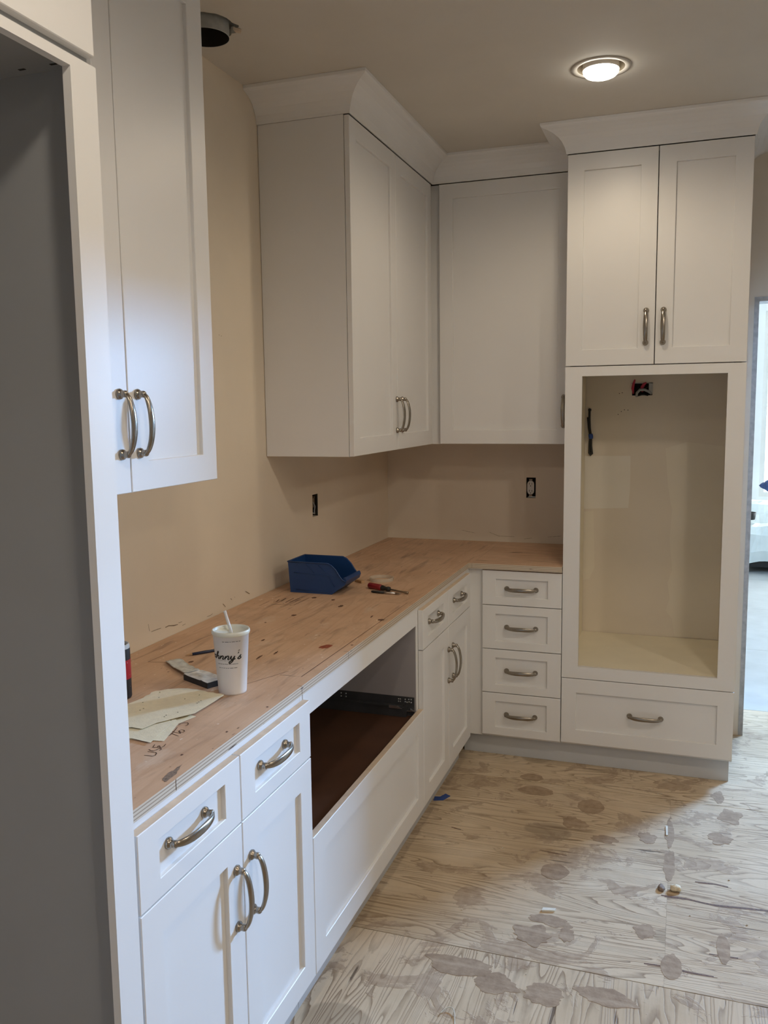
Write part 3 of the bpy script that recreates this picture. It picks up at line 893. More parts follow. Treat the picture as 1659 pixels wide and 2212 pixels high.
# ---------------------------------------------------------------- rough plywood counter
def ply(poly, mt, label, loc):
    t = thing('plywood_counter', label, 'countertop', loc)
    mb = MB().prism(poly, ZP0+0.0003, ZP1)
    n = len(poly)
    mb.m = [0, 0]+[1]*n
    part('board', mb, [mt, M['ply_edge']], t)
    return t
ctr_main = ply([(0.002, -3.1935), (0.6030, -3.1935), (0.6030, -0.6431), (0.6185, -0.6420), (0.6185, -0.002), (0.002, -0.002)], M['counter_y'],
               'long scuffed plywood counter sheet running along the left wall', (0.3, -1.6, ZP0))
ctr_ret = ply([(0.6195, -0.6431), (1.0192, -0.6431), (1.0192, -0.002), (0.6195, -0.002)], M['counter_x'],
              'short plywood counter piece over the four-drawer stack', (0.82, -0.32, ZP0))
TOPZ = ZP1+0.0004
flat = lambda a, b: (a, b, TOPZ)
USE = [[(0.4769, -2.9552), (0.4852, -2.954), (0.4957, -2.954), (0.499, -2.9487), (0.4965, -2.9397), (0.4917, -2.9352), (0.4858, -2.9355), (0.4723, -2.9363)],
 [(0.4681, -2.9256), (0.4747, -2.9296), (0.4818, -2.9296), (0.4846, -2.9245), (0.4856, -2.9167), (0.4891, -2.914), (0.492, -2.9151), (0.4929, -2.9199), (0.4922, -2.9241)],
 [(0.4648, -2.899), (0.4689, -2.9111), (0.4682, -2.914), (0.474, -2.9126), (0.4796, -2.9105), (0.4874, -2.9115), (0.489, -2.9018), (0.4857, -2.8894)],
 [(0.4793, -2.91), (0.4762, -2.9037), (0.4771, -2.9014), (0.4821, -2.906), (0.4865, -2.9112)],
 [(0.465, -2.85), (0.4659, -2.8443), (0.4647, -2.8325), (0.4601, -2.8138), (0.4562, -2.799)], [(0.4624, -2.8333), (0.4748, -2.8382), (0.4875, -2.8431)],
 [(0.4572, -2.8237), (0.4679, -2.826), (0.4837, -2.8277)],
 [(0.4831, -2.8268), (0.4732, -2.8199), (0.4712, -2.8138), (0.4734, -2.8085), (0.4793, -2.809), (0.4844, -2.8142), (0.4844, -2.8202), (0.4782, -2.8205), (0.4724, -2.8172)],
 [(0.4512, -2.7867), (0.451, -2.7774), (0.4552, -2.769), (0.462, -2.7664), (0.4682, -2.7721), (0.4701, -2.7809), (0.4676, -2.7844)]]
NUM = [[(0.1018, -1.6059), (0.1096, -1.5942), (0.1031, -1.5576)], [(0.1235, -1.5855), (0.1213, -1.5621), (0.1178, -1.531)], [(0.1482, -1.5993), (0.1474, -1.5643), (0.1473, -1.5255)],
 [(0.1612, -1.5937), (0.1633, -1.5694), (0.1654, -1.5399), (0.1675, -1.5148)], [(0.1752, -1.5755), (0.1781, -1.5527), (0.1824, -1.5399)]]
LINES = [[(0.0813, -1.6767), (0.0796, -1.5933)], [(0.0785, -1.5451), (0.0817, -1.4993)], [(0.1082, -1.6369), (0.1494, -1.6343), (0.1961, -1.6301), (0.1999, -1.5056), (0.2201, -1.4949)],
 [(0.5088, -2.3857), (0.57, -2.3837), (0.5775, -1.4796)], [(0.4626, -1.4969), (0.5588, -1.4927)], [(0.4563, -2.4862), (0.5161, -2.3496)], [(0.0984, -2.3862), (0.1128, -2.1385), (0.1396, -1.8901)],
 [(0.0971, -2.3866), (0.1955, -2.3663)], [(0.588, -2.129), (0.603, -2.1285)], [(0.590, -2.4535), (0.603, -2.4530)]]
mb = MB()
for s_ in USE:
    mb.ribbon(s_, 0.0022, flat)
for s_ in NUM:
    mb.ribbon(s_, 0.0040, flat)
part('marker_writing', mb, M['pencil_line'], ctr_main)['kind'] = 'stuff'
mb = MB()
for k, s_ in enumerate(LINES):
    mb.ribbon(s_, 0.0022 if k in (2, 3) else 0.0016, flat)
for (y, z0) in ((-2.1288, 0.0), (-2.4533, 0.0), (-3.035, 0.0)):
    mb.add([(0.6034, y-0.0008, ZP0+0.002), (0.6034, y+0.0008, ZP0+0.002), (0.6034, y+0.0008, ZP1), (0.6034, y-0.0008, ZP1)], [(0, 1, 2, 3)])
part('layout_line', mb, M['pencil_line'], ctr_main)['kind'] = 'stuff'
def blob(mb, x, y, rx, ry, ang, seed, z=TOPZ):
    rnd = random.Random(seed)
    n = 14
    vs = []
    for k in range(n):
        a = 2*PI*k/n
        r = 0.75+0.5*rnd.random()
        u, v = rx*r*math.cos(a), ry*r*math.sin(a)
        vs.append((x+u*math.cos(ang)-v*math.sin(ang), y+u*math.sin(ang)+v*math.cos(ang), z))
    mb.add(vs, [tuple(range(n))])
kn = MB()
for k, (x, y, rx, ry) in enumerate(((0.2171, -1.4958, 0.010, 0.012), (0.3011, -1.5108, 0.007, 0.011), (0.3651, -1.5979, 0.008, 0.015), (0.2607, -1.7683, 0.008, 0.012), (0.2123, -1.8867, 0.004, 0.006),
                                    (0.5693, -1.7453, 0.011, 0.012), (0.5243, -1.7118, 0.003, 0.018), (0.5757, -2.7893, 0.003, 0.004), (0.3056, -2.087, 0.004, 0.012), (0.588, -2.06, 0.004, 0.005),
                                    (0.2146, -2.3513, 0.007, 0.010), (0.3795, -2.2548, 0.004, 0.022), (0.4050, -2.20, 0.003, 0.018), (0.589, -2.62, 0.003, 0.004), (0.55, -2.93, 0.003, 0.004))):
    blob(kn, x, y, rx, ry, 0.1, k+3)
part('knot', kn, M['knot'], ctr_main)['kind'] = 'stuff'
kn = MB(); blob(kn, 0.6789+0.08, -0.3122, 0.030, 0.006, 0.05, 5)
part('knot', kn, M['knot'], ctr_ret)['kind'] = 'stuff'
rs = MB(); blob(rs, 0.5182, -2.0988, 0.015, 0.024, -0.2, 11); part('red_stain', rs, M['red_stain'], ctr_main)
gs = MB(); blob(gs, 0.584, -3.028, 0.009, 0.028, 0.12, 21); blob(gs, 0.580, -2.995, 0.004, 0.02, 0.15, 22, TOPZ+0.0001); part('grey_stain', gs, M['grey_stain'], ctr_main)

# ---------------------------------------------------------------- things on the counter
# paper cup
CX, CY = 0.4525, -2.5400
t = thing('paper_cup', 'white paper takeout cup with black lettering, standing near the plywood front edge', 'cup', (CX, CY, ZP1))
prof = [(0.0, 0.002), (0.0315, 0.002), (0.0320, 0.0), (0.0345, 0.0), (0.0350, 0.004), (0.0445, 0.150), (0.0465, 0.1505), (0.0478, 0.154), (0.0475, 0.1585), (0.0462, 0.161), (0.0440, 0.161), (0.0430, 0.158), (0.0425, 0.152), (0.0, 0.151)]
part('cup_body', MB().lathe(prof[:7], (CX, CY, ZP1), 48, cap=False), M['paper_cup'], t)
lid = part('lid', MB().lathe([(0.0450, 0.1492)]+prof[6:], (CX, CY, ZP1), 48, cap=False), [M['lid']], t)
cdir = math.atan2(CAM.y-CY, CAM.x-CX)
def on_cup(s, h, off=0.0004):
    """s: metres along the surface, to the right as seen; h: height above the counter"""
    r = 0.0350+(h-0.004)/0.146*0.0095+off
    a = cdir+s/0.0405
    return (CX+r*math.cos(a), CY+r*math.sin(a), ZP1+h)
def word(mb, strokes, s0, h0, sc, w, slant=0.35, wide=1.0):
    for st in strokes:
        mb.ribbon([(s0+(x*wide+slant*y)*sc, h0+y*sc) for x, y in st], w, on_cup)
def smooth(st, k=4):
    pts = [Vector(p) for p in st]
    if len(pts) < 3:
        return st
    out = []
    for i in range(len(pts)-1):
        p0, p1, p2, p3 = pts[max(i-1, 0)], pts[i], pts[i+1], pts[min(i+2, len(pts)-1)]
        for j in range(k):
            u = j/k
            q = 0.5*((2*p1)+(p2-p0)*u+(2*p0-5*p1+4*p2-p3)*u*u+(3*p1-p0-3*p2+p3)*u**3)
            out.append((q.x, q.y))
    out.append((pts[-1].x, pts[-1].y))
    return out
GL = {'J': ([[(0.9, 1.9), (0.3, 1.7), (0.8, 2.0), (1.1, 1.9), (0.9, 0.4), (0.6, -0.7), (0.2, -0.6), (0.5, 0.0), (1.3, 0.3)]], 1.4),
      'o': ([[(0.7, 0.9), (0.2, 0.8), (0.15, 0.2), (0.5, 0.0), (0.85, 0.3), (0.75, 0.85), (1.1, 0.8)]], 1.05),
      'h': ([[(0.0, 0.0), (0.4, 1.2), (0.5, 1.95), (0.25, 1.8), (0.2, 0.0)], [(0.2, 0.3), (0.6, 0.95), (0.85, 0.7), (0.8, 0.1), (1.15, 0.15)]], 1.1),
      'n': ([[(0.0, 0.2), (0.15, 0.95), (0.15, 0.0)], [(0.15, 0.4), (0.5, 0.95), (0.75, 0.75), (0.7, 0.1), (1.05, 0.15)]], 1.02),
      'y': ([[(0.0, 0.2), (0.15, 0.95), (0.2, 0.2), (0.5, 0.05), (0.8, 0.9)], [(0.8, 0.95), (0.7, -0.4), (0.3, -1.0), (0.1, -0.7), (0.6, -0.1), (1.1, 0.2)]], 1.05),
      "'": ([[(0.15, 1.5), (0.25, 1.9)]], 0.35),
      's': ([[(0.0, 0.1), (0.55, 1.05), (0.45, 0.6), (0.75, 0.3), (0.5, 0.0), (0.1, 0.1)]], 0.8)}
mb = MB()
scl = 0.0100
s_ = -0.0790
for ch in "Johnny's":
    g, adv = GL[ch]
    word(mb, [smooth(q) for q in g], s_, 0.0935, scl*0.95, 0.0028, 0.35, 1.32)
    s_ += adv*scl*1.32
# small round mark above the apostrophe and the small print, too fine to read
word(mb, [[(0, 0), (0.3, 0.5), (0.6, 0.55), (0.7, 0.1)], [(0.35, 0.5), (0.35, 0.0)]], 0.0155, 0.1135, 0.006, 0.0009)
rnd = random.Random(3)
def fine_line(s0, s1, h, a, w, step=0.0016):
    x = s0
    while x < s1:
        L = step*(2+4*rnd.random())
        pts = []
        k = 0
        while k*step*0.5 < L:
            pts.append((x+k*step*0.5, h+(a if k % 2 else -a)*(0.4+0.6*rnd.random())))
            k += 1
        mb.ribbon(pts, w, on_cup)
        x += L+step*0.9
fine_line(-0.036, 0.002, 0.0905, 0.0005, 0.0006)
fine_line(-0.038, 0.012, 0.0815, 0.0012, 0.0008)
fine_line(-0.036, 0.013, 0.0715, 0.0003, 0.0009)
fine_line(-0.021, 0.020, 0.1385, 0.0002, 0.0010)
part('lettering', mb, M['ink'], t, 'black script lettering')['kind'] = 'stuff'
so = Vector((CX, CY, ZP1))
part('straw', MB().tube([so+rt*0.002+Vector((0, 0, 0.10)), so+rt*0.001+Vector((0, 0, 0.153)), so-rt*0.0135+Vector((0, 0, 0.2065))], 0.0036, 12), M['white_plastic'], t)

# aerosol-like can behind the tall panel
KX, KY = 0.2035, -2.6660
t = thing('spray_can', 'black can with a red band, half hidden behind the tall white panel', 'can', (KX, KY, ZP1))
part('can_body', MB().lathe([(0.0, 0.003), (0.029, 0.003), (0.031, 0.0), (0.0330, 0.004), (0.0330, 0.126), (0.0315, 0.131), (0.030, 0.135), (0.0275, 0.135), (0.027, 0.128), (0.0, 0.127)], (KX, KY, ZP1), 32, cap=False), M['black'], t)
part('label_band', MB().lathe([(0.0333, 0.050), (0.0334, 0.052), (0.0334, 0.096), (0.0333, 0.098)], (KX, KY, ZP1), 32, cap=False), M['red_label'], t, 'red label band')
part('rim', MB().lathe([(0.0332, 0.126), (0.0322, 0.1315), (0.0306, 0.1362), (0.0272, 0.1362), (0.0268, 0.130)], (KX, KY, ZP1), 32, cap=False), M['galv'], t)
mb = MB()
ca = math.atan2(CAM.y-KY, CAM.x-KX)
def on_can(s, h):
    a = ca+s/0.0334
    return (KX+0.0337*math.cos(a), KY+0.0337*math.sin(a), ZP1+h)
mb.ribbon([(-0.02, 0.088), (0.028, 0.092)], 0.004, on_can)
mb.ribbon([(-0.02, 0.060), (0.036, 0.060)], 0.0015, on_can)
mb.ribbon([(-0.02, 0.030), (0.036, 0.030)], 0.0008, on_can)
part('label_print', mb, M['white_plastic'], t)['kind'] = 'stuff'

# paper sheets
def paper(outline, z0, label, curl, seed, scallop=()):
    pts = []
    n = len(outline)
    for i in range(n):
        a, b = Vector(outline[i]), Vector(outline[(i+1) % n])
        L = (b-a).length
        k = max(1, int(L/0.012))
        nr = Vector(((b-a).y, -(b-a).x)).normalized()
        for j in range(k):
            p = a.lerp(b, j/k)
            if i in scallop:
                p = p+nr*0.0022*(1 if j % 2 else -1)
            pts.append(p)
    bm = bmesh.new()
    vs = [bm.verts.new((p.x, p.y, 0)) for p in pts]
    bm.faces.new(vs)
    bmesh.ops.triangulate(bm, faces=bm.faces[:])
    bmesh.ops.subdivide_edges(bm, edges=[e for e in bm.edges if e.calc_length() > 0.03], cuts=3, use_grid_fill=False)
    bmesh.ops.triangulate(bm, faces=bm.faces[:])
    for v in bm.verts:
        v.co.z = z0+0.0008+curl*(0.5+0.5*noise.noise(Vector((v.co.x*14+seed, v.co.y*14, seed))))
    bm.verts.index_update()
    mb = MB()
    up_ = [v.co.copy() for v in bm.verts]
    fs = [[v.index for v in f.verts] for f in bm.faces]
    m = len(up_)
    mb.add(up_+[v-Vector((0, 0, 0.0005)) for v in up_], [], 0)
    mb.f += [tuple(f) for f in fs]+[tuple(m+i for i in reversed(f)) for f in fs]
    for e in bm.edges:
        if len(e.link_faces) == 1:
            i, j = e.verts[0].index, e.verts[1].index
            mb.f.append((i, j, m+j, m+i))
    mb.m = [0]*len(mb.f); mb.sm = [False]*len(mb.f)
    bm.free()
    cx = sum(p.x for p in pts)/len(pts); cy = sum(p.y for p in pts)/len(pts)
    return solo('paper_sheet', mb, M['paper'], label, 'paper', (cx, cy, z0))
paper([(0.30, -2.95), (0.4026, -2.8914), (0.4741, -2.8793), (0.4475, -2.7806), (0.4618, -2.73), (0.38, -2.70), (0.28, -2.80)], ZP1+0.0002, 'lowest cream paper sheet, its thin tip lying beside the marker writing', 0.0012, 1.0)
paper([(0.28, -2.97), (0.4026, -2.8914), (0.4546, -2.8995), (0.4458, -2.8551), (0.4333, -2.7668), (0.35, -2.72), (0.25, -2.80)], ZP1+0.0024, 'middle cream paper sheet with a pointed corner sticking out under the top one', 0.0016, 2.0)
top_paper = paper([(0.30, -2.90), (0.3675, -2.8431), (0.3961, -2.845), (0.4051, -2.8049), (0.4324, -2.7624), (0.4563, -2.7270), (0.4584, -2.5903), (0.3558, -2.5723), (0.3085, -2.5840), (0.2734, -2.6142), (0.2771, -2.6671), (0.26, -2.76)],
      ZP1+0.0048, 'top cream paper sheet with dots and a scalloped far edge, beside the white cup', 0.003, 3.0, scallop=(6, 7, 8, 9))
dt = MB()
rnd = random.Random(5)
for k in range(34):
    x, y = 0.295+0.14*rnd.random(), -2.79+0.19*rnd.random()
    if abs(x-0.37) < 0.06 and rnd.random() < 0.6:
        continue
    dt.lathe([(0.0018, 0.0), (0.0018, 0.0005)], (x, y, ZP1+0.0088), 7)
part('perforation', dt, M['dot'], top_paper)['kind'] = 'stuff'
ORG_fix = None

# sanding pad, foil strap, pencil
t = thing('sanding_block', 'flat charcoal sanding block with a worn gray top, left of the cup', 'sanding block', (0.34, -2.50, ZP1))
def quad_prism(c0, c1, c2, z0, z1):
    c0, c1, c2 = Vector(c0), Vector(c1), Vector(c2)
    c3 = c0+c2-c1
    return MB().prism([tuple(c0), tuple(c1), tuple(c2), tuple(c3)], z0, z1)
part('sponge', quad_prism((0.2835, -2.4975), (0.3825, -2.5440), (0.4060, -2.4930), ZP1, ZP1+0.0145), M['sponge'], t)
pm = MB()
nn = 12
a0, a1_, a3 = Vector((0.2845, -2.4975)), Vector((0.3820, -2.5430)), Vector((0.3075, -2.4475))
vs = []
for i in range(nn+1):
    for j in range(nn+1):
        p = a0+(a1_-a0)*(i/nn)+(a3-a0)*(j/nn)
        z = ZP1+0.0150+0.006*max(0, noise.noise(Vector((p.x*40, p.y*40, 2.0))))
        vs.append((p.x, p.y, z))
pm.add(vs, [(i*(nn+1)+j, (i+1)*(nn+1)+j, (i+1)*(nn+1)+j+1, i*(nn+1)+j+1) for i in range(nn) for j in range(nn)], 0, True)
part('abrasive_face', pm, M['rag'], t, 'worn gray top face')
st = MB()
nn = 16
e0, e1 = Vector((0.150, -2.378)), Vector((0.283, -2.476))
ax = (e1-e0); nr = Vector((-ax.y, ax.x)).normalized()
vs = []
for i in range(nn+1):
    for j in range(7):
        p = e0+ax*(i/nn)+nr*(j/6-0.15)*0.042
        if i < 3:
            p = p+nr*(0.006 if j == 0 else -0.006 if j == 6 else 0)*(3-i)/3
        z = ZP1+0.0015+0.010*(i/nn)+(0.006*math.exp(-((i-3)/3)**2)) + 0.003*noise.noise(Vector((p.x*60, p.y*60, 0)))+0.002
        vs.append((p.x, p.y, z))
st.add(vs, [(i*7+j, (i+1)*7+j, (i+1)*7+j+1, i*7+j+1) for i in range(nn) for j in range(6)], 0, True)
bot = [(v[0], v[1], v[2]-0.0018) for v in vs]
st.add(bot, [(i*7+j, (i+1)*7+j, (i+1)*7+j+1, i*7+j+1) for i in range(nn) for j in range(6)], 0, True)
m_ = len(vs)
for i in range(nn):
    for j in (0, 6):
        st.f.append((i*7+j, (i+1)*7+j, m_+(i+1)*7+j, m_+i*7+j)); st.m.append(0); st.sm.append(False)
for j in range(6):
    for i in (0, nn):
        st.f.append((i*7+j, i*7+j+1, m_+i*7+j+1, m_+i*7+j)); st.m.append(0); st.sm.append(False)
solo('foil_strip', st, M['foil'], 'crinkled silver foil strip leaning on the dark sanding block', 'foil', (0.22, -2.43, ZP1))
t = thing('pencil', 'dark navy pencil lying behind the white paper cup', 'pencil', (0.22, -2.25, ZP1))
p0, p1 = Vector((0.184, -2.2945, ZP1+0.0042)), Vector((0.262, -2.198, ZP1+0.0042))
dv = (p1-p0).normalized()
part('shaft', MB().tube([p0, p0+(p1-p0)*0.3, p1], [0.0042, 0.0046, 0.0034], 6), M['dark_blue'], t)
part('point', MB().tube([p0, p0-dv*0.012, p0-dv*0.020], [0.0041, 0.0018, 0.0005], 6), M['wood'], t, 'bare wood point')

# blue hopper bin
BX0, BX1, BYa, BYb, BZ = 0.082, 0.2630, -1.4285, -1.2720, ZP1
t = thing('storage_bin', 'open blue plastic parts bin standing against the left wall on the plywood', 'bin', (0.19, -1.35, ZP1))
side = [(0.0885, 0.0), (0.2600, 0.0), (0.2860, 0.020), (0.3130, 0.0385), (0.3180, 0.0530), (0.3030, 0.0600), (0.2910, 0.0760), (0.2790, 0.0950), (0.2610, 0.1120), (0.2460, 0.1190), (0.0800, 0.1195)]
def bin_side(y, s):
    mb = MB()
    mb.prism(side, 0, 1, P=lambda a, b, c: (a, y+s*0.0028*c, ZP1+b))
    return mb
body = MB()
for (y, s) in ((BYa, 1), (BYb, -1)):
    sb = bin_side(y, s)
    body.add(sb.v, sb.f)
body.box(0.0865, 0.2600, BYa+0.0028, BYb-0.0028, ZP1, ZP1+0.003)
body.prism([(0.0800, 0.1195), (0.0830, 0.1195), (0.0915, 0.003), (0.0885, 0.003)], 0, 1, P=lambda a, b, c: (a, BYa+0.0028+(BYb-BYa-0.0056)*c, ZP1+b))
body.prism([(0.2600, 0.0), (0.2600, 0.004), (0.2845, 0.0235), (0.3065, 0.0400), (0.3090, 0.0500), (0.3180, 0.0530), (0.3130, 0.0385), (0.2860, 0.0200)], 0, 1, P=lambda a, b, c: (a, BYa+0.0028+(BYb-BYa-0.0056)*c, ZP1+b))
part('bin_body', body, M['blue_bin'], t)
rim = MB()
for y in (BYa-0.001, BYb+0.001):
    rim.tube([(0.079, y, ZP1+0.1195), (0.246, y, ZP1+0.119), (0.261, y, ZP1+0.112), (0.279, y, ZP1+0.095), (0.291, y, ZP1+0.076), (0.303, y, ZP1+0.060), (0.317, y, ZP1+0.053)], 0.0026, 6)
rim.tube([(0.079, BYa, ZP1+0.1195), (0.079, BYb, ZP1+0.1195)], 0.0028, 6)
part('rim', rim, M['blue_bin'], t)
part('front_lip', MB().prism([(0.2990, 0.0440), (0.3150, 0.0400), (0.3210, 0.0560), (0.3160, 0.0680), (0.3080, 0.0660), (0.3110, 0.0560)], 0, 1, P=lambda a, b, c: (a, BYa+0.001+(BYb-BYa-0.002)*c, ZP1+b)), M['blue_bin'], t)
ribs = MB()
for y, s in ((BYa-0.0008, -1),):
    ribs.tube([(0.105, y, ZP1+0.078), (0.290, y, ZP1+0.071)], 0.0011, 5)
    ribs.tube([(0.205, y, ZP1+0.112), (0.232, y, ZP1+0.092), (0.252, y, ZP1+0.066), (0.272, y, ZP1+0.030)], 0.0011, 5)
    ribs.tube([(0.155, y, ZP1+0.113), (0.175, y, ZP1+0.095), (0.190, y, ZP1+0.080)], 0.0010, 5)
    ribs.tube([(0.112, y, ZP1+0.012), (0.245, y, ZP1+0.008)], 0.0012, 5)
part('rib', ribs, M['blue_bin'], t)

# screwdriver, pen, shim, tape ring
t = thing('screwdriver', 'red-handled screwdriver lying on the plywood right of the blue bin', 'screwdriver', (0.43, -1.31, ZP1))
a_, b_ = Vector((0.3560, -1.2820, ZP1+0.0128)), Vector((0.5370, -1.3450, ZP1+0.0055))
dv = (b_-a_)
def at(u):
    return a_+dv*u
part('grip', MB().tube([at(0.0), at(0.012), at(0.03), at(0.30), at(0.345)], [0.006, 0.0105, 0.0122, 0.0125, 0.0105], 12), M['red'], t, 'red grip')
part('collar', MB().tube([at(0.345), at(0.36), at(0.42), at(0.46), at(0.50), at(0.54), at(0.56)], [0.0106, 0.0108, 0.0078, 0.0075, 0.0098, 0.0095, 0.004], 12), M['black'], t, 'black collar')
part('blade', MB().tube([at(0.56), at(0.90), at(0.985), at(1.0)], [0.0034, 0.0036, 0.0052, 0.0050], 8), M['tip'], t)
t = thing('pen', 'black capped pen with silver barrel lying below the red screwdriver', 'pen', (0.46, -1.345, ZP1))
a_, b_ = Vector((0.4010, -1.3560, ZP1+0.0052)), Vector((0.5170, -1.3680, ZP1+0.0052))
dv = b_-a_
part('cap', MB().tube([at(-0.06), at(0.0), at(0.38)], [0.0032, 0.0050, 0.0052], 10), M['black'], t)
part('barrel', MB().tube([at(0.38), at(0.80)], [0.0046, 0.0042], 10), M['steel'], t, 'silver barrel')
part('nib', MB().tube([at(0.80), at(0.92), at(1.0)], [0.0042, 0.0030, 0.0008], 10), M['tip'], t)
mb = MB()
a_, b_ = Vector((0.2580, -1.1800)), Vector((0.2960, -1.2040))
ax = (b_-a_); nr = Vector((-ax.y, ax.x)).normalized()*0.016
mb.prism([tuple(a_), tuple(b_), tuple(b_+nr), tuple(a_+nr)], ZP1, ZP1+0.011)
solo('wood_block', mb, M['wood'], 'small brown wood block lying between blue bin and screwdriver', 'wood scrap', (0.28, -1.19, ZP1))
mb = MB()
n, seg = 40, 8
vs = []
for i in range(n):
    A = 2*PI*i/n
    for q in ((0.046, 0.0), (0.050, 0.0), (0.050, 0.013), (0.046, 0.013)):
        vs.append((0.352+q[0]*math.cos(A), -1.118+q[0]*math.sin(A), ZP1+q[1]))
mb.add(vs, [(i*4+k, i*4+(k+1) % 4, ((i+1) % n)*4+(k+1) % 4, ((i+1) % n)*4+k) for i in range(n) for k in range(4)], 0, False)
solo('tape_ring', mb, M['film'], 'clear plastic tape ring lying behind the red screwdriver', 'tape', (0.352, -1.118, ZP1))

# ---------------------------------------------------------------- wall boxes, cable, duct, lamps
t = thing('electrical_outlet', 'white duplex outlet without a cover plate above the short plywood piece', 'outlet', (0.775, 0.0, 1.195))
bx = MB()
bx.box(0.7515, 0.7985, 0.055, 0.058, 1.1435, 1.2475)
for q in ((0.7512, 0.7524, 1.1435, 1.2475), (0.7976, 0.7988, 1.1435, 1.2475)):
    bx.box(q[0], q[1], 0.002, 0.055, q[2], q[3])
part('wall_box', bx, M['void'], t)
oc = []
for k in range(24):
    a = 2*PI*k/24
    u, v = math.cos(a), math.sin(a)
    oc.append((0.7735+0.0172*max(-1, min(1, u*1.25)), 1.1965+0.0345*max(-1, min(1, v*1.06))))
face = part('receptacle', MB().prism(oc, 0, 1, P=lambda a, b, c: (a, 0.004-0.008*c, b)), M['white_plastic'], t, 'white receptacle face')
sl = MB()
for zz in (1.2140, 1.1775):
    sl.box(0.7662, 0.7682, -0.0046, -0.0035, zz-0.002, zz+0.008)
    sl.box(0.7790, 0.7810, -0.0046, -0.0035, zz-0.002, zz+0.007)
    sl.lathe([(0.0025, 0), (0.0025, 0.0010)], (0.7735, -0.0037, zz-0.0085), 10, P=lambda x, y, h: (x, -h, y))
part('slot', sl, M['void'], face)['kind'] = 'stuff'
part('strap', MB().box(0.7655, 0.7815, -0.002, 0.0, 1.233, 1.240), M['tip'], t)
part('strap', MB().box(0.7655, 0.7815, -0.002, 0.0, 1.152, 1.159), M['tip'], t)
t = thing('junction_box', 'open wiring box with loose cable in the left wall above the bin', 'wiring box', (0.0, -0.9735, 1.195))
bx = MB()
bx.box(-0.058, -0.055, -1.003, -0.944, 1.1465, 1.2425)
for q in ((-1.003, -1.0015), (-0.9455, -0.944)):
    bx.box(-0.055, -0.002, q[0], q[1], 1.1465, 1.2425)
part('wall_box', bx, M['void'], t)
part('cable', MB().tube([(-0.02, -0.990, 1.224), (-0.006, -0.980, 1.205), (-0.003, -0.972, 1.190), (-0.010, -0.964, 1.168), (-0.004, -0.975, 1.158), (-0.012, -0.985, 1.163)], 0.0030, 8), M['grey_wire'], t)
part('bracket', MB().box(-0.010, -0.007, -0.992, -0.966, 1.186, 1.226), M['tip'], t)
part('screw', MB().box(-0.008, 0.0005, -0.988, -0.982, 1.228, 1.234), M['tip'], t)
t = thing('junction_box', 'wiring box with red wire caps at the top of the oven opening', 'wiring box', (1.31, 0.0, 1.685))
bx = MB()
bx.box(1.2625, 1.3565, 0.045, 0.048, 1.6555, 1.7155)
for q in ((1.2625, 1.2640), (1.3550, 1.3565)):
    bx.box(q[0], q[1], 0.001, 0.045, 1.6555, 1.7155)
part('wall_box', bx, M['void'], t)
part('box_rim', MB().box(1.3400, 1.3585, -0.003, -0.0006, 1.664, 1.716).box(1.258, 1.3585, -0.003, -0.0006, 1.7125, 1.7165), M['galv'], t)
for (pts, r0) in (([(1.268, 0.010, 1.665), (1.266, -0.010, 1.690), (1.270, -0.022, 1.712), (1.276, -0.026, 1.731)], 0.0062), ([(1.310, 0.010, 1.675), (1.309, -0.012, 1.694), (1.319, -0.020, 1.710), (1.329, -0.022, 1.716)], 0.0070)):
    part('wire_cap', MB().tube(pts, [r0*0.8, r0*1.15, r0, r0*0.55], 10), M['red_wire'], t, 'red wire cap')
part('cable', MB().tube([(1.284, 0.0, 1.652), (1.286, -0.018, 1.667), (1.300, -0.026, 1.682), (1.322, -0.024, 1.682), (1.342, -0.014, 1.672), (1.352, 0.002, 1.664)], 0.0062, 10), M['grey_wire'], t, 'gray cable loop')
part('wire', MB().tube([(1.275, 0.01, 1.690), (1.288, -0.010, 1.700), (1.300, -0.012, 1.688), (1.330, -0.010, 1.690), (1.345, 0.01, 1.700)], 0.0030, 8), M['black'], t)
part('wire', MB().tube([(1.290, 0.0, 1.654), (1.315, -0.012, 1.660), (1.338, -0.008, 1.655)], 0.0035, 8), M['black'], t)
t = thing('power_cord', 'bundled black cord with blue tape hanging inside the oven opening', 'cord', (1.068, -0.012, 1.47))
part('cord', MB().tube([(1.063, 0.004, 1.590), (1.063, -0.012, 1.583), (1.063, -0.014, 1.545), (1.065, -0.012, 1.50), (1.072, -0.012, 1.455), (1.073, -0.012, 1.41), (1.078, -0.012, 1.372), (1.072, -0.013, 1.365), (1.065, -0.012, 1.375), (1.066, -0.010, 1.42), (1.068, -0.010, 1.46), (1.061, -0.010, 1.50), (1.0575, -0.010, 1.535), (1.056, -0.012, 1.552)], 0.0055, 8), M['black'], t)
part('grommet', MB().lathe([(0.008, 0.0), (0.0075, 0.006), (0.003, 0.009)], (1.063, -0.002, 1.588), 14, P=lambda x, y, h: (x, -h, y)), M['black'], t)
part('tape_band', MB().tube([(1.0690, -0.0115, 1.470), (1.0710, -0.0115, 1.459), (1.0725, -0.0115, 1.446)], [0.0100, 0.0112, 0.0098], 10), M['blue_tape'], t, 'blue tape band')

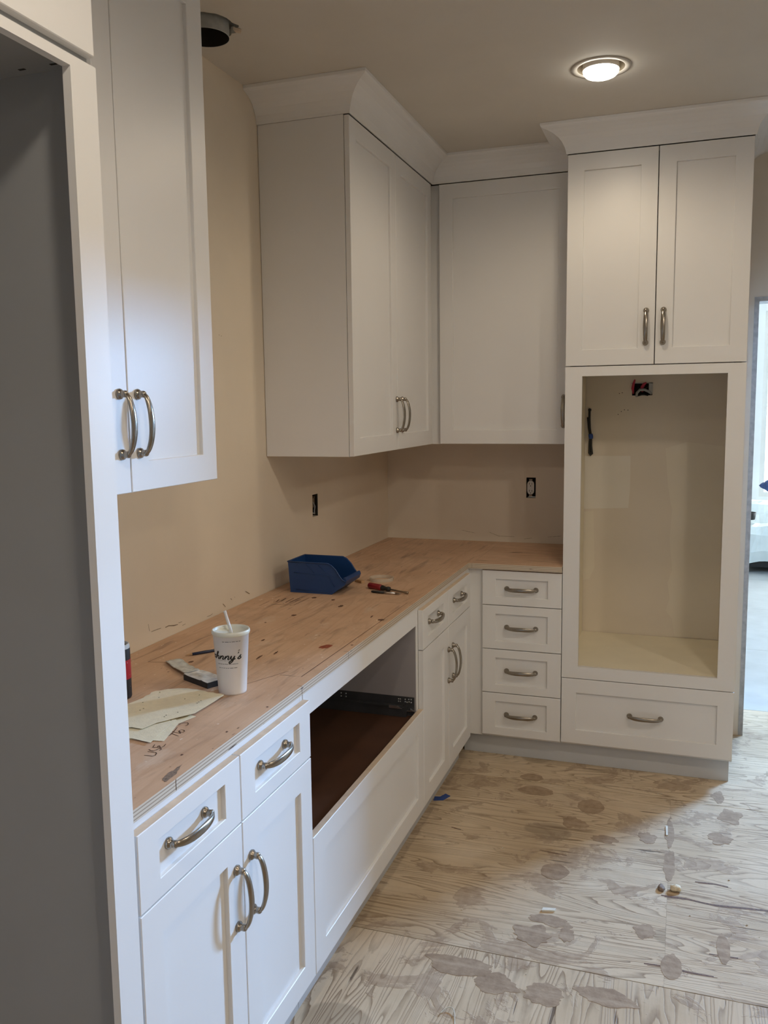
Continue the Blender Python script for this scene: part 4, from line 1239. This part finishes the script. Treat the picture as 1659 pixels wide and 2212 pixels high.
t = thing('vent_duct', 'round metal duct collar poking through a ragged ceiling hole above the counter', 'duct', (DU[0], DU[1], ZC))
part('collar', MB().lathe([(0.0700, 0.15), (0.0700, -0.0345), (0.0710, -0.0355), (0.0695, -0.0358)], (DU[0], DU[1], ZC), 40, cap=False), M['galv'], t)
part('duct_throat', MB().lathe([(0.0694, -0.0352), (0.0690, 0.14), (0.0, 0.14)], (DU[0], DU[1], ZC), 40, cap=False), M['void'], t, 'dark duct inside')
part('torn_edge', MB().prism([(0.201, -1.958), (0.216, -1.936), (0.208, -1.924), (0.198, -1.940)], 0, 1, P=lambda a, b, c: (a, b, ZC-0.010+0.008*c)), M['raw'], t)
part('loose_wire', MB().tube([(0.050, -2.075, ZC-0.004), (0.085, -2.098, ZC-0.012), (0.150, -2.080, ZC-0.004)], 0.0022, 6), M['raw'], t)

def lamp(x, y, label, power=LAMP_W, color=LAMP_COL):
    t = thing('ceiling_light', label, 'ceiling light', (x, y, ZC))
    part('trim_ring', MB().lathe([(0.0790, -0.001), (0.0805, -0.0030), (0.090, -0.0036), (0.100, -0.0024), (0.1015, 0.0), (0.0790, 0.0)], (x, y, ZC), 48, cap=False), M['trim_white'], t)
    part('housing', MB().lathe([(0.0790, -0.0015), (0.0770, 0.03), (0.0760, 0.09), (0.0, 0.09)], (x, y, ZC), 40, cap=False), M['reflector'], t)
    b = part('bulb', MB().lathe([(0.034, 0.07), (0.056, 0.028), (0.0605, 0.010), (0.0612, -0.004), (0.0600, -0.010)], (x, y, ZC), 40, cap=False), M['bulb'], t)
    part('lens', MB().lathe([(0.0603, -0.0095), (0.0585, -0.0180), (0.050, -0.0265), (0.036, -0.0320), (0.018, -0.0350), (0.0, -0.0358)], (x, y, ZC), 40, cap=False), M['lens'], b, 'glowing lens')
    l = bpy.data.lights.new('lamp_beam', 'SPOT')
    l.energy = power
    l.color = color
    l.spot_size = math.radians(176)
    l.spot_blend = 0.55
    l.shadow_soft_size = 0.055
    o = bpy.data.objects.new('lamp_beam', l)
    o.location = (x, y, ZC-0.095)
    COL.objects.link(o)
    return t
lamp(L1[0], L1[1], 'lit recessed ceiling light with a white trim ring in front of the tower', power=LAMP_W*0.54)
for (x, y, nm, k) in ((2.10, -2.52, 'second row, right of the counter aisle', 1.25), (3.25, -2.50, 'second row, farthest from the counter', 1.5), (1.27, -3.65, 'nearest the fridge surround', 1.0), (2.9, -4.9, 'opposite the oven tower, at the far end of the room', 2.3)):
    lamp(x, y, 'lit recessed ceiling light ' + nm, power=LAMP_W*k, color=(1.0, 0.865, 0.70))

# ---------------------------------------------------------------- bits on the floor
solo('wood_chip', MB().prism([(1.118, -1.787), (1.158, -1.776), (1.160, -1.762), (1.120, -1.770)], 0.0005, 0.006), M['chip'], 'pale flat wood chip lying in the middle of the floor', 'debris', (1.14, -1.775, 0))
def lump(name, c, r, mt, label, cat, seed):
    bm = bmesh.new()
    bmesh.ops.create_icosphere(bm, subdivisions=3, radius=1)
    for v in bm.verts:
        k = 0.9+0.3*noise.noise(v.co*1.6+Vector((seed, 0, 0)))+0.08*noise.noise(v.co*6)
        v.co = Vector((c[0]+v.co.x*r[0]*k, c[1]+v.co.y*r[1]*k, max(0.0006, c[2]+v.co.z*r[2]*k)))
    bm.verts.index_update()
    mb = MB().add([v.co.copy() for v in bm.verts], [[v.index for v in f.verts] for f in bm.faces], 0, True)
    bm.free()
    return solo(name, mb, mt, label, cat, (c[0], c[1], 0))
lump('foam_crumb', (1.522, -1.530, 0.010), (0.020, 0.016, 0.012), M['foam'], 'cream crumb of hardened foam near the splintered floor seam', 'debris', 1)
lump('dirt_clump', (1.478, -1.535, 0.006), (0.012, 0.022, 0.008), M['grey_stain'], 'grayish dirt clump just left of the foam crumb', 'debris', 2)
solo('wood_sliver', MB().prism([(1.482, -1.075), (1.490, -1.075), (1.492, -1.150), (1.485, -1.152)], 0.0004, 0.004), M['chip'], 'thin pale wood sliver lying along the floor sheet joint', 'debris', (1.487, -1.11, 0))
solo('tape_scrap', MB().prism([(0.572, -1.135), (0.610, -1.120), (0.628, -1.075), (0.604, -1.062), (0.590, -1.095), (0.568, -1.10)], 0.0004, 0.003), M['blue_tape'], 'scrap of blue tape on the floor under the far doors', 'debris', (0.595, -1.10, 0))
solo('wire_scrap', MB().tube([(p[0], p[1], 0.004+0.004*math.sin(i*0.25)) for i, p in enumerate(smooth([(0.935, -2.345), (0.945, -2.325), (0.960, -2.318), (0.971, -2.333), (0.978, -2.36), (0.985, -2.385), (0.982, -2.42)]))], 0.0014, 6), M['chip'], 'curled pale wire scrap at the bottom edge of the floor', 'debris', (0.96, -2.36, 0))
cr = MB()
rnd = random.Random(9)
for k in range(34):
    x, y = 0.75+1.4*rnd.random(), -2.5+1.85*rnd.random()
    r = 0.0010+0.0016*rnd.random()
    cr.tube([(x-r, y, 0.0012), (x, y+r*0.4, 0.0018), (x+r*1.5, y, 0.0012)], [r*0.5, r, r*0.4], 6)
RES = [(1.194, -0.995, 0.057, 0.069), (1.145, -1.148, 0.052, 0.055), (1.27, -1.247, 0.05, 0.03), (1.123, -1.532, 0.051, 0.058), (0.92, -0.788, 0.055, 0.04), (0.959, -0.915, 0.077, 0.048), (1.434, -2.04, 0.032, 0.022), (1.419, -1.188, 0.033, 0.044), (1.502, -1.361, 0.022, 0.114), (1.498, -1.129, 0.017, 0.11), (1.721, -0.916, 0.044, 0.069), (1.678, -1.117, 0.047, 0.044), (1.704, -1.173, 0.016, 0.047), (1.155, -1.827, 0.071, 0.033), (1.211, -1.886, 0.026, 0.04), (1.109, -1.919, 0.065, 0.056), (1.435, -1.798, 0.033, 0.044), (1.515, -1.942, 0.031, 0.065), (1.541, -1.702, 0.025, 0.062), (1.661, -1.812, 0.02, 0.083), (1.048, -2.172, 0.071, 0.047), (1.346, -2.136, 0.085, 0.04), (0.931, -2.132, 0.098, 0.05), (0.958, -1.953, 0.039, 0.026), (1.183, -2.178, 0.062, 0.046), (1.377, -1.674, 0.036, 0.016), (1.625, -1.292, 0.04, 0.024), (1.407, -1.372, 0.025, 0.058), (1.589, -1.1, 0.023, 0.023), (0.722, -0.91, 0.029, 0.061), (0.838, -1.172, 0.045, 0.057), (1.728, -1.962, 0.047, 0.038), (1.472, -2.154, 0.03, 0.044), (0.732, -2.325, 0.07, 0.029), (0.771, -2.412, 0.045, 0.032), (1.873, -0.457, 0.024, 0.18), (1.68, -0.748, 0.025, 0.059), (1.768, -0.72, 0.023, 0.038), (1.386, -1.944, 0.025, 0.019), (1.301, -1.985, 0.041, 0.013), (1.93, -0.75, 0.06, 0.03), (1.86, -1.25, 0.05, 0.03)]
KEEP = (0, 1, 2, 3, 4, 5, 7, 8, 9, 10, 11, 13, 14, 15, 16, 17, 19, 20, 21, 22, 24, 36)
for k, (x, y, rx, ry) in enumerate(RES):
    if k not in KEEP:
        continue
    n = 72
    poly = []
    rag = 0.35 if k in (0, 3, 4, 5, 17, 19) else 1.0
    for i in range(n):
        a = 2*PI*i/n
        q = Vector((math.cos(a), math.sin(a), k*7.1))
        r = 0.92+rag*(0.36*noise.noise(q*1.1)+0.24*noise.noise(q*2.3+Vector((5, 0, 0)))+0.10*noise.noise(q*5.0+Vector((0, 3, 0))))
        poly.append((x+rx*r*math.cos(a), y+ry*r*math.sin(a)))
    part('residue_patch', MB().prism(poly, 0.0001, 0.0006+0.0001*(k % 4)), M['residue'], floor)
gr = MB()
for pts, w_ in (([(1.478, -1.572), (1.56, -1.570), (1.64, -1.578), (1.80, -1.560), (1.95, -1.566)], 0.008), ([(1.44, -1.955), (1.50, -1.950), (1.56, -1.955), (1.63, -1.955)], 0.006), ([(1.585, -1.452), (1.64, -1.447), (1.69, -1.452)], 0.007), ([(1.62, -1.85), (1.70, -1.845)], 0.006), ([(1.05, -1.40), (1.15, -1.41)], 0.004), ([(0.70, -1.33), (0.74, -1.34)], 0.006)):
    gr.ribbon(smooth(pts), w_, lambda a, b: (a, b, 0.0004))
    gr.ribbon([(p[0]+0.01, p[1]-0.006+0.004*(i % 2)) for i, p in enumerate(pts)], w_*0.35, lambda a, b: (a, b, 0.0005))
part('splinter_gouge', gr, M['knot'], floor)['kind'] = 'stuff'
cr_o = part('floor_crumb', cr, M['chip'], floor)
cr_o['kind'] = 'stuff'

# ---------------------------------------------------------------- the covered sofa next door
t = thing('sofa', 'sofa wrapped in crumpled white plastic sheeting in the bright room beyond', 'sofa', (3.1, 4.8, 0))
dr = MB()
prof = [(4.36, 0.105), (4.345, 0.20), (4.36, 0.36), (4.40, 0.445), (4.52, 0.445), (4.60, 0.450), (4.68, 0.53), (4.76, 0.61), (4.90, 0.635), (5.12, 0.62), (5.20, 0.55), (5.21, 0.12)]
nx = 46
vs = []
for i in range(nx+1):
    x = 1.98+2.2*i/nx
    for j, (y, z) in enumerate(prof):
        q = Vector((x*5.5, y*5.5, z*5.5))
        k = 0.035*noise.noise(q)+0.05*abs(noise.noise(q*0.6+Vector((3, 1, 0))))
        e = 1.0
        if i == 0 or i == nx:
            e = 0.9
        vs.append((x+0.02*noise.noise(q+Vector((9, 0, 0))), 4.8+(y-4.8)*e-k*0.6, max(0.07, z*e+k-(0.05*abs(noise.noise(Vector((x*4, 0, 0)))) if j == 0 else 0))))
m = len(prof)
fs = [(i*m+j, (i+1)*m+j, (i+1)*m+j+1, i*m+j+1) for i in range(nx) for j in range(m-1)]
fs += [tuple(range(m)), tuple(nx*m+j for j in range(m-1, -1, -1))]
dr.add(vs, fs, 0, False)
part('plastic_cover', dr, M['sheet'], t)
part('frame', MB().box(2.05, 4.1, 4.42, 5.15, 0.055, 0.14), M['black'], t)
for x in (2.10, 4.05):
    for y in (4.46, 5.10):
        part('leg', MB().box(x-0.03, x+0.03, y-0.03, y+0.03, 0.0, 0.055), M['black'], t)
lump('cushion', (2.44, 4.98, 0.79), (0.20, 0.09, 0.085), M['navy_cloth'], 'navy cushion lying on top of the plastic-covered sofa', 'cushion', 5)
solo('black_bowl', MB().lathe([(0.0, 0.004), (0.050, 0.0), (0.055, 0.004), (0.064, 0.070), (0.060, 0.070), (0.050, 0.012), (0.0, 0.010)], (2.117, 4.52, 0.497), 28, cap=False), M['black'], 'small black bowl sitting on the plastic-covered sofa seat', 'bowl', (2.117, 4.52, 0.497))

# ---------------------------------------------------------------- unseen light panel added in the next room
t = thing('added_panel_light', 'unseen LED panel on a tripod, added next door to throw cold light through the doorway', 'work light', (PANEL[0], PANEL[1], 0))
dn = Vector((-0.56, -0.83, -0.16)).normalized()
sd = Vector((-dn.y, dn.x, 0)).normalized()
uu = sd.cross(dn)*-1
hb = MB()
vs = []
for c in (0.0, 0.045):
    for a, b in ((-0.38, -0.235), (0.38, -0.235), (0.38, 0.235), (-0.38, 0.235)):
        vs.append(Vector(PANEL)+sd*a+uu*b-dn*c)
hb.add(vs, [(0, 1, 2, 3), (7, 6, 5, 4), (0, 4, 5, 1), (1, 5, 6, 2), (2, 6, 7, 3), (3, 7, 4, 0)])
part('housing', hb, M['black'], t)
lb = MB().add([Vector(PANEL)+sd*a+uu*b+dn*c for c in (0.002, 0.006) for a, b in ((-0.36, -0.21), (0.36, -0.21), (0.36, 0.21), (-0.36, 0.21))], [(0, 1, 2, 3), (7, 6, 5, 4), (0, 4, 5, 1), (1, 5, 6, 2), (2, 6, 7, 3), (3, 7, 4, 0)])
part('diffuser', lb, M['panel_glow'], t, 'glowing diffuser')
bk = Vector((PANEL[0], PANEL[1], 0))-dn*0.06
part('pole', MB().tube([(bk.x, bk.y, 0.35), (bk.x, bk.y, 2.40)], 0.016, 10), M['black'], t)
for k in range(3):
    a = 2*PI*k/3+0.4
    part('leg', MB().tube([(bk.x, bk.y, 0.75), (bk.x+0.45*math.cos(a), bk.y+0.45*math.sin(a), 0.012)], 0.011, 8), M['black'], t)
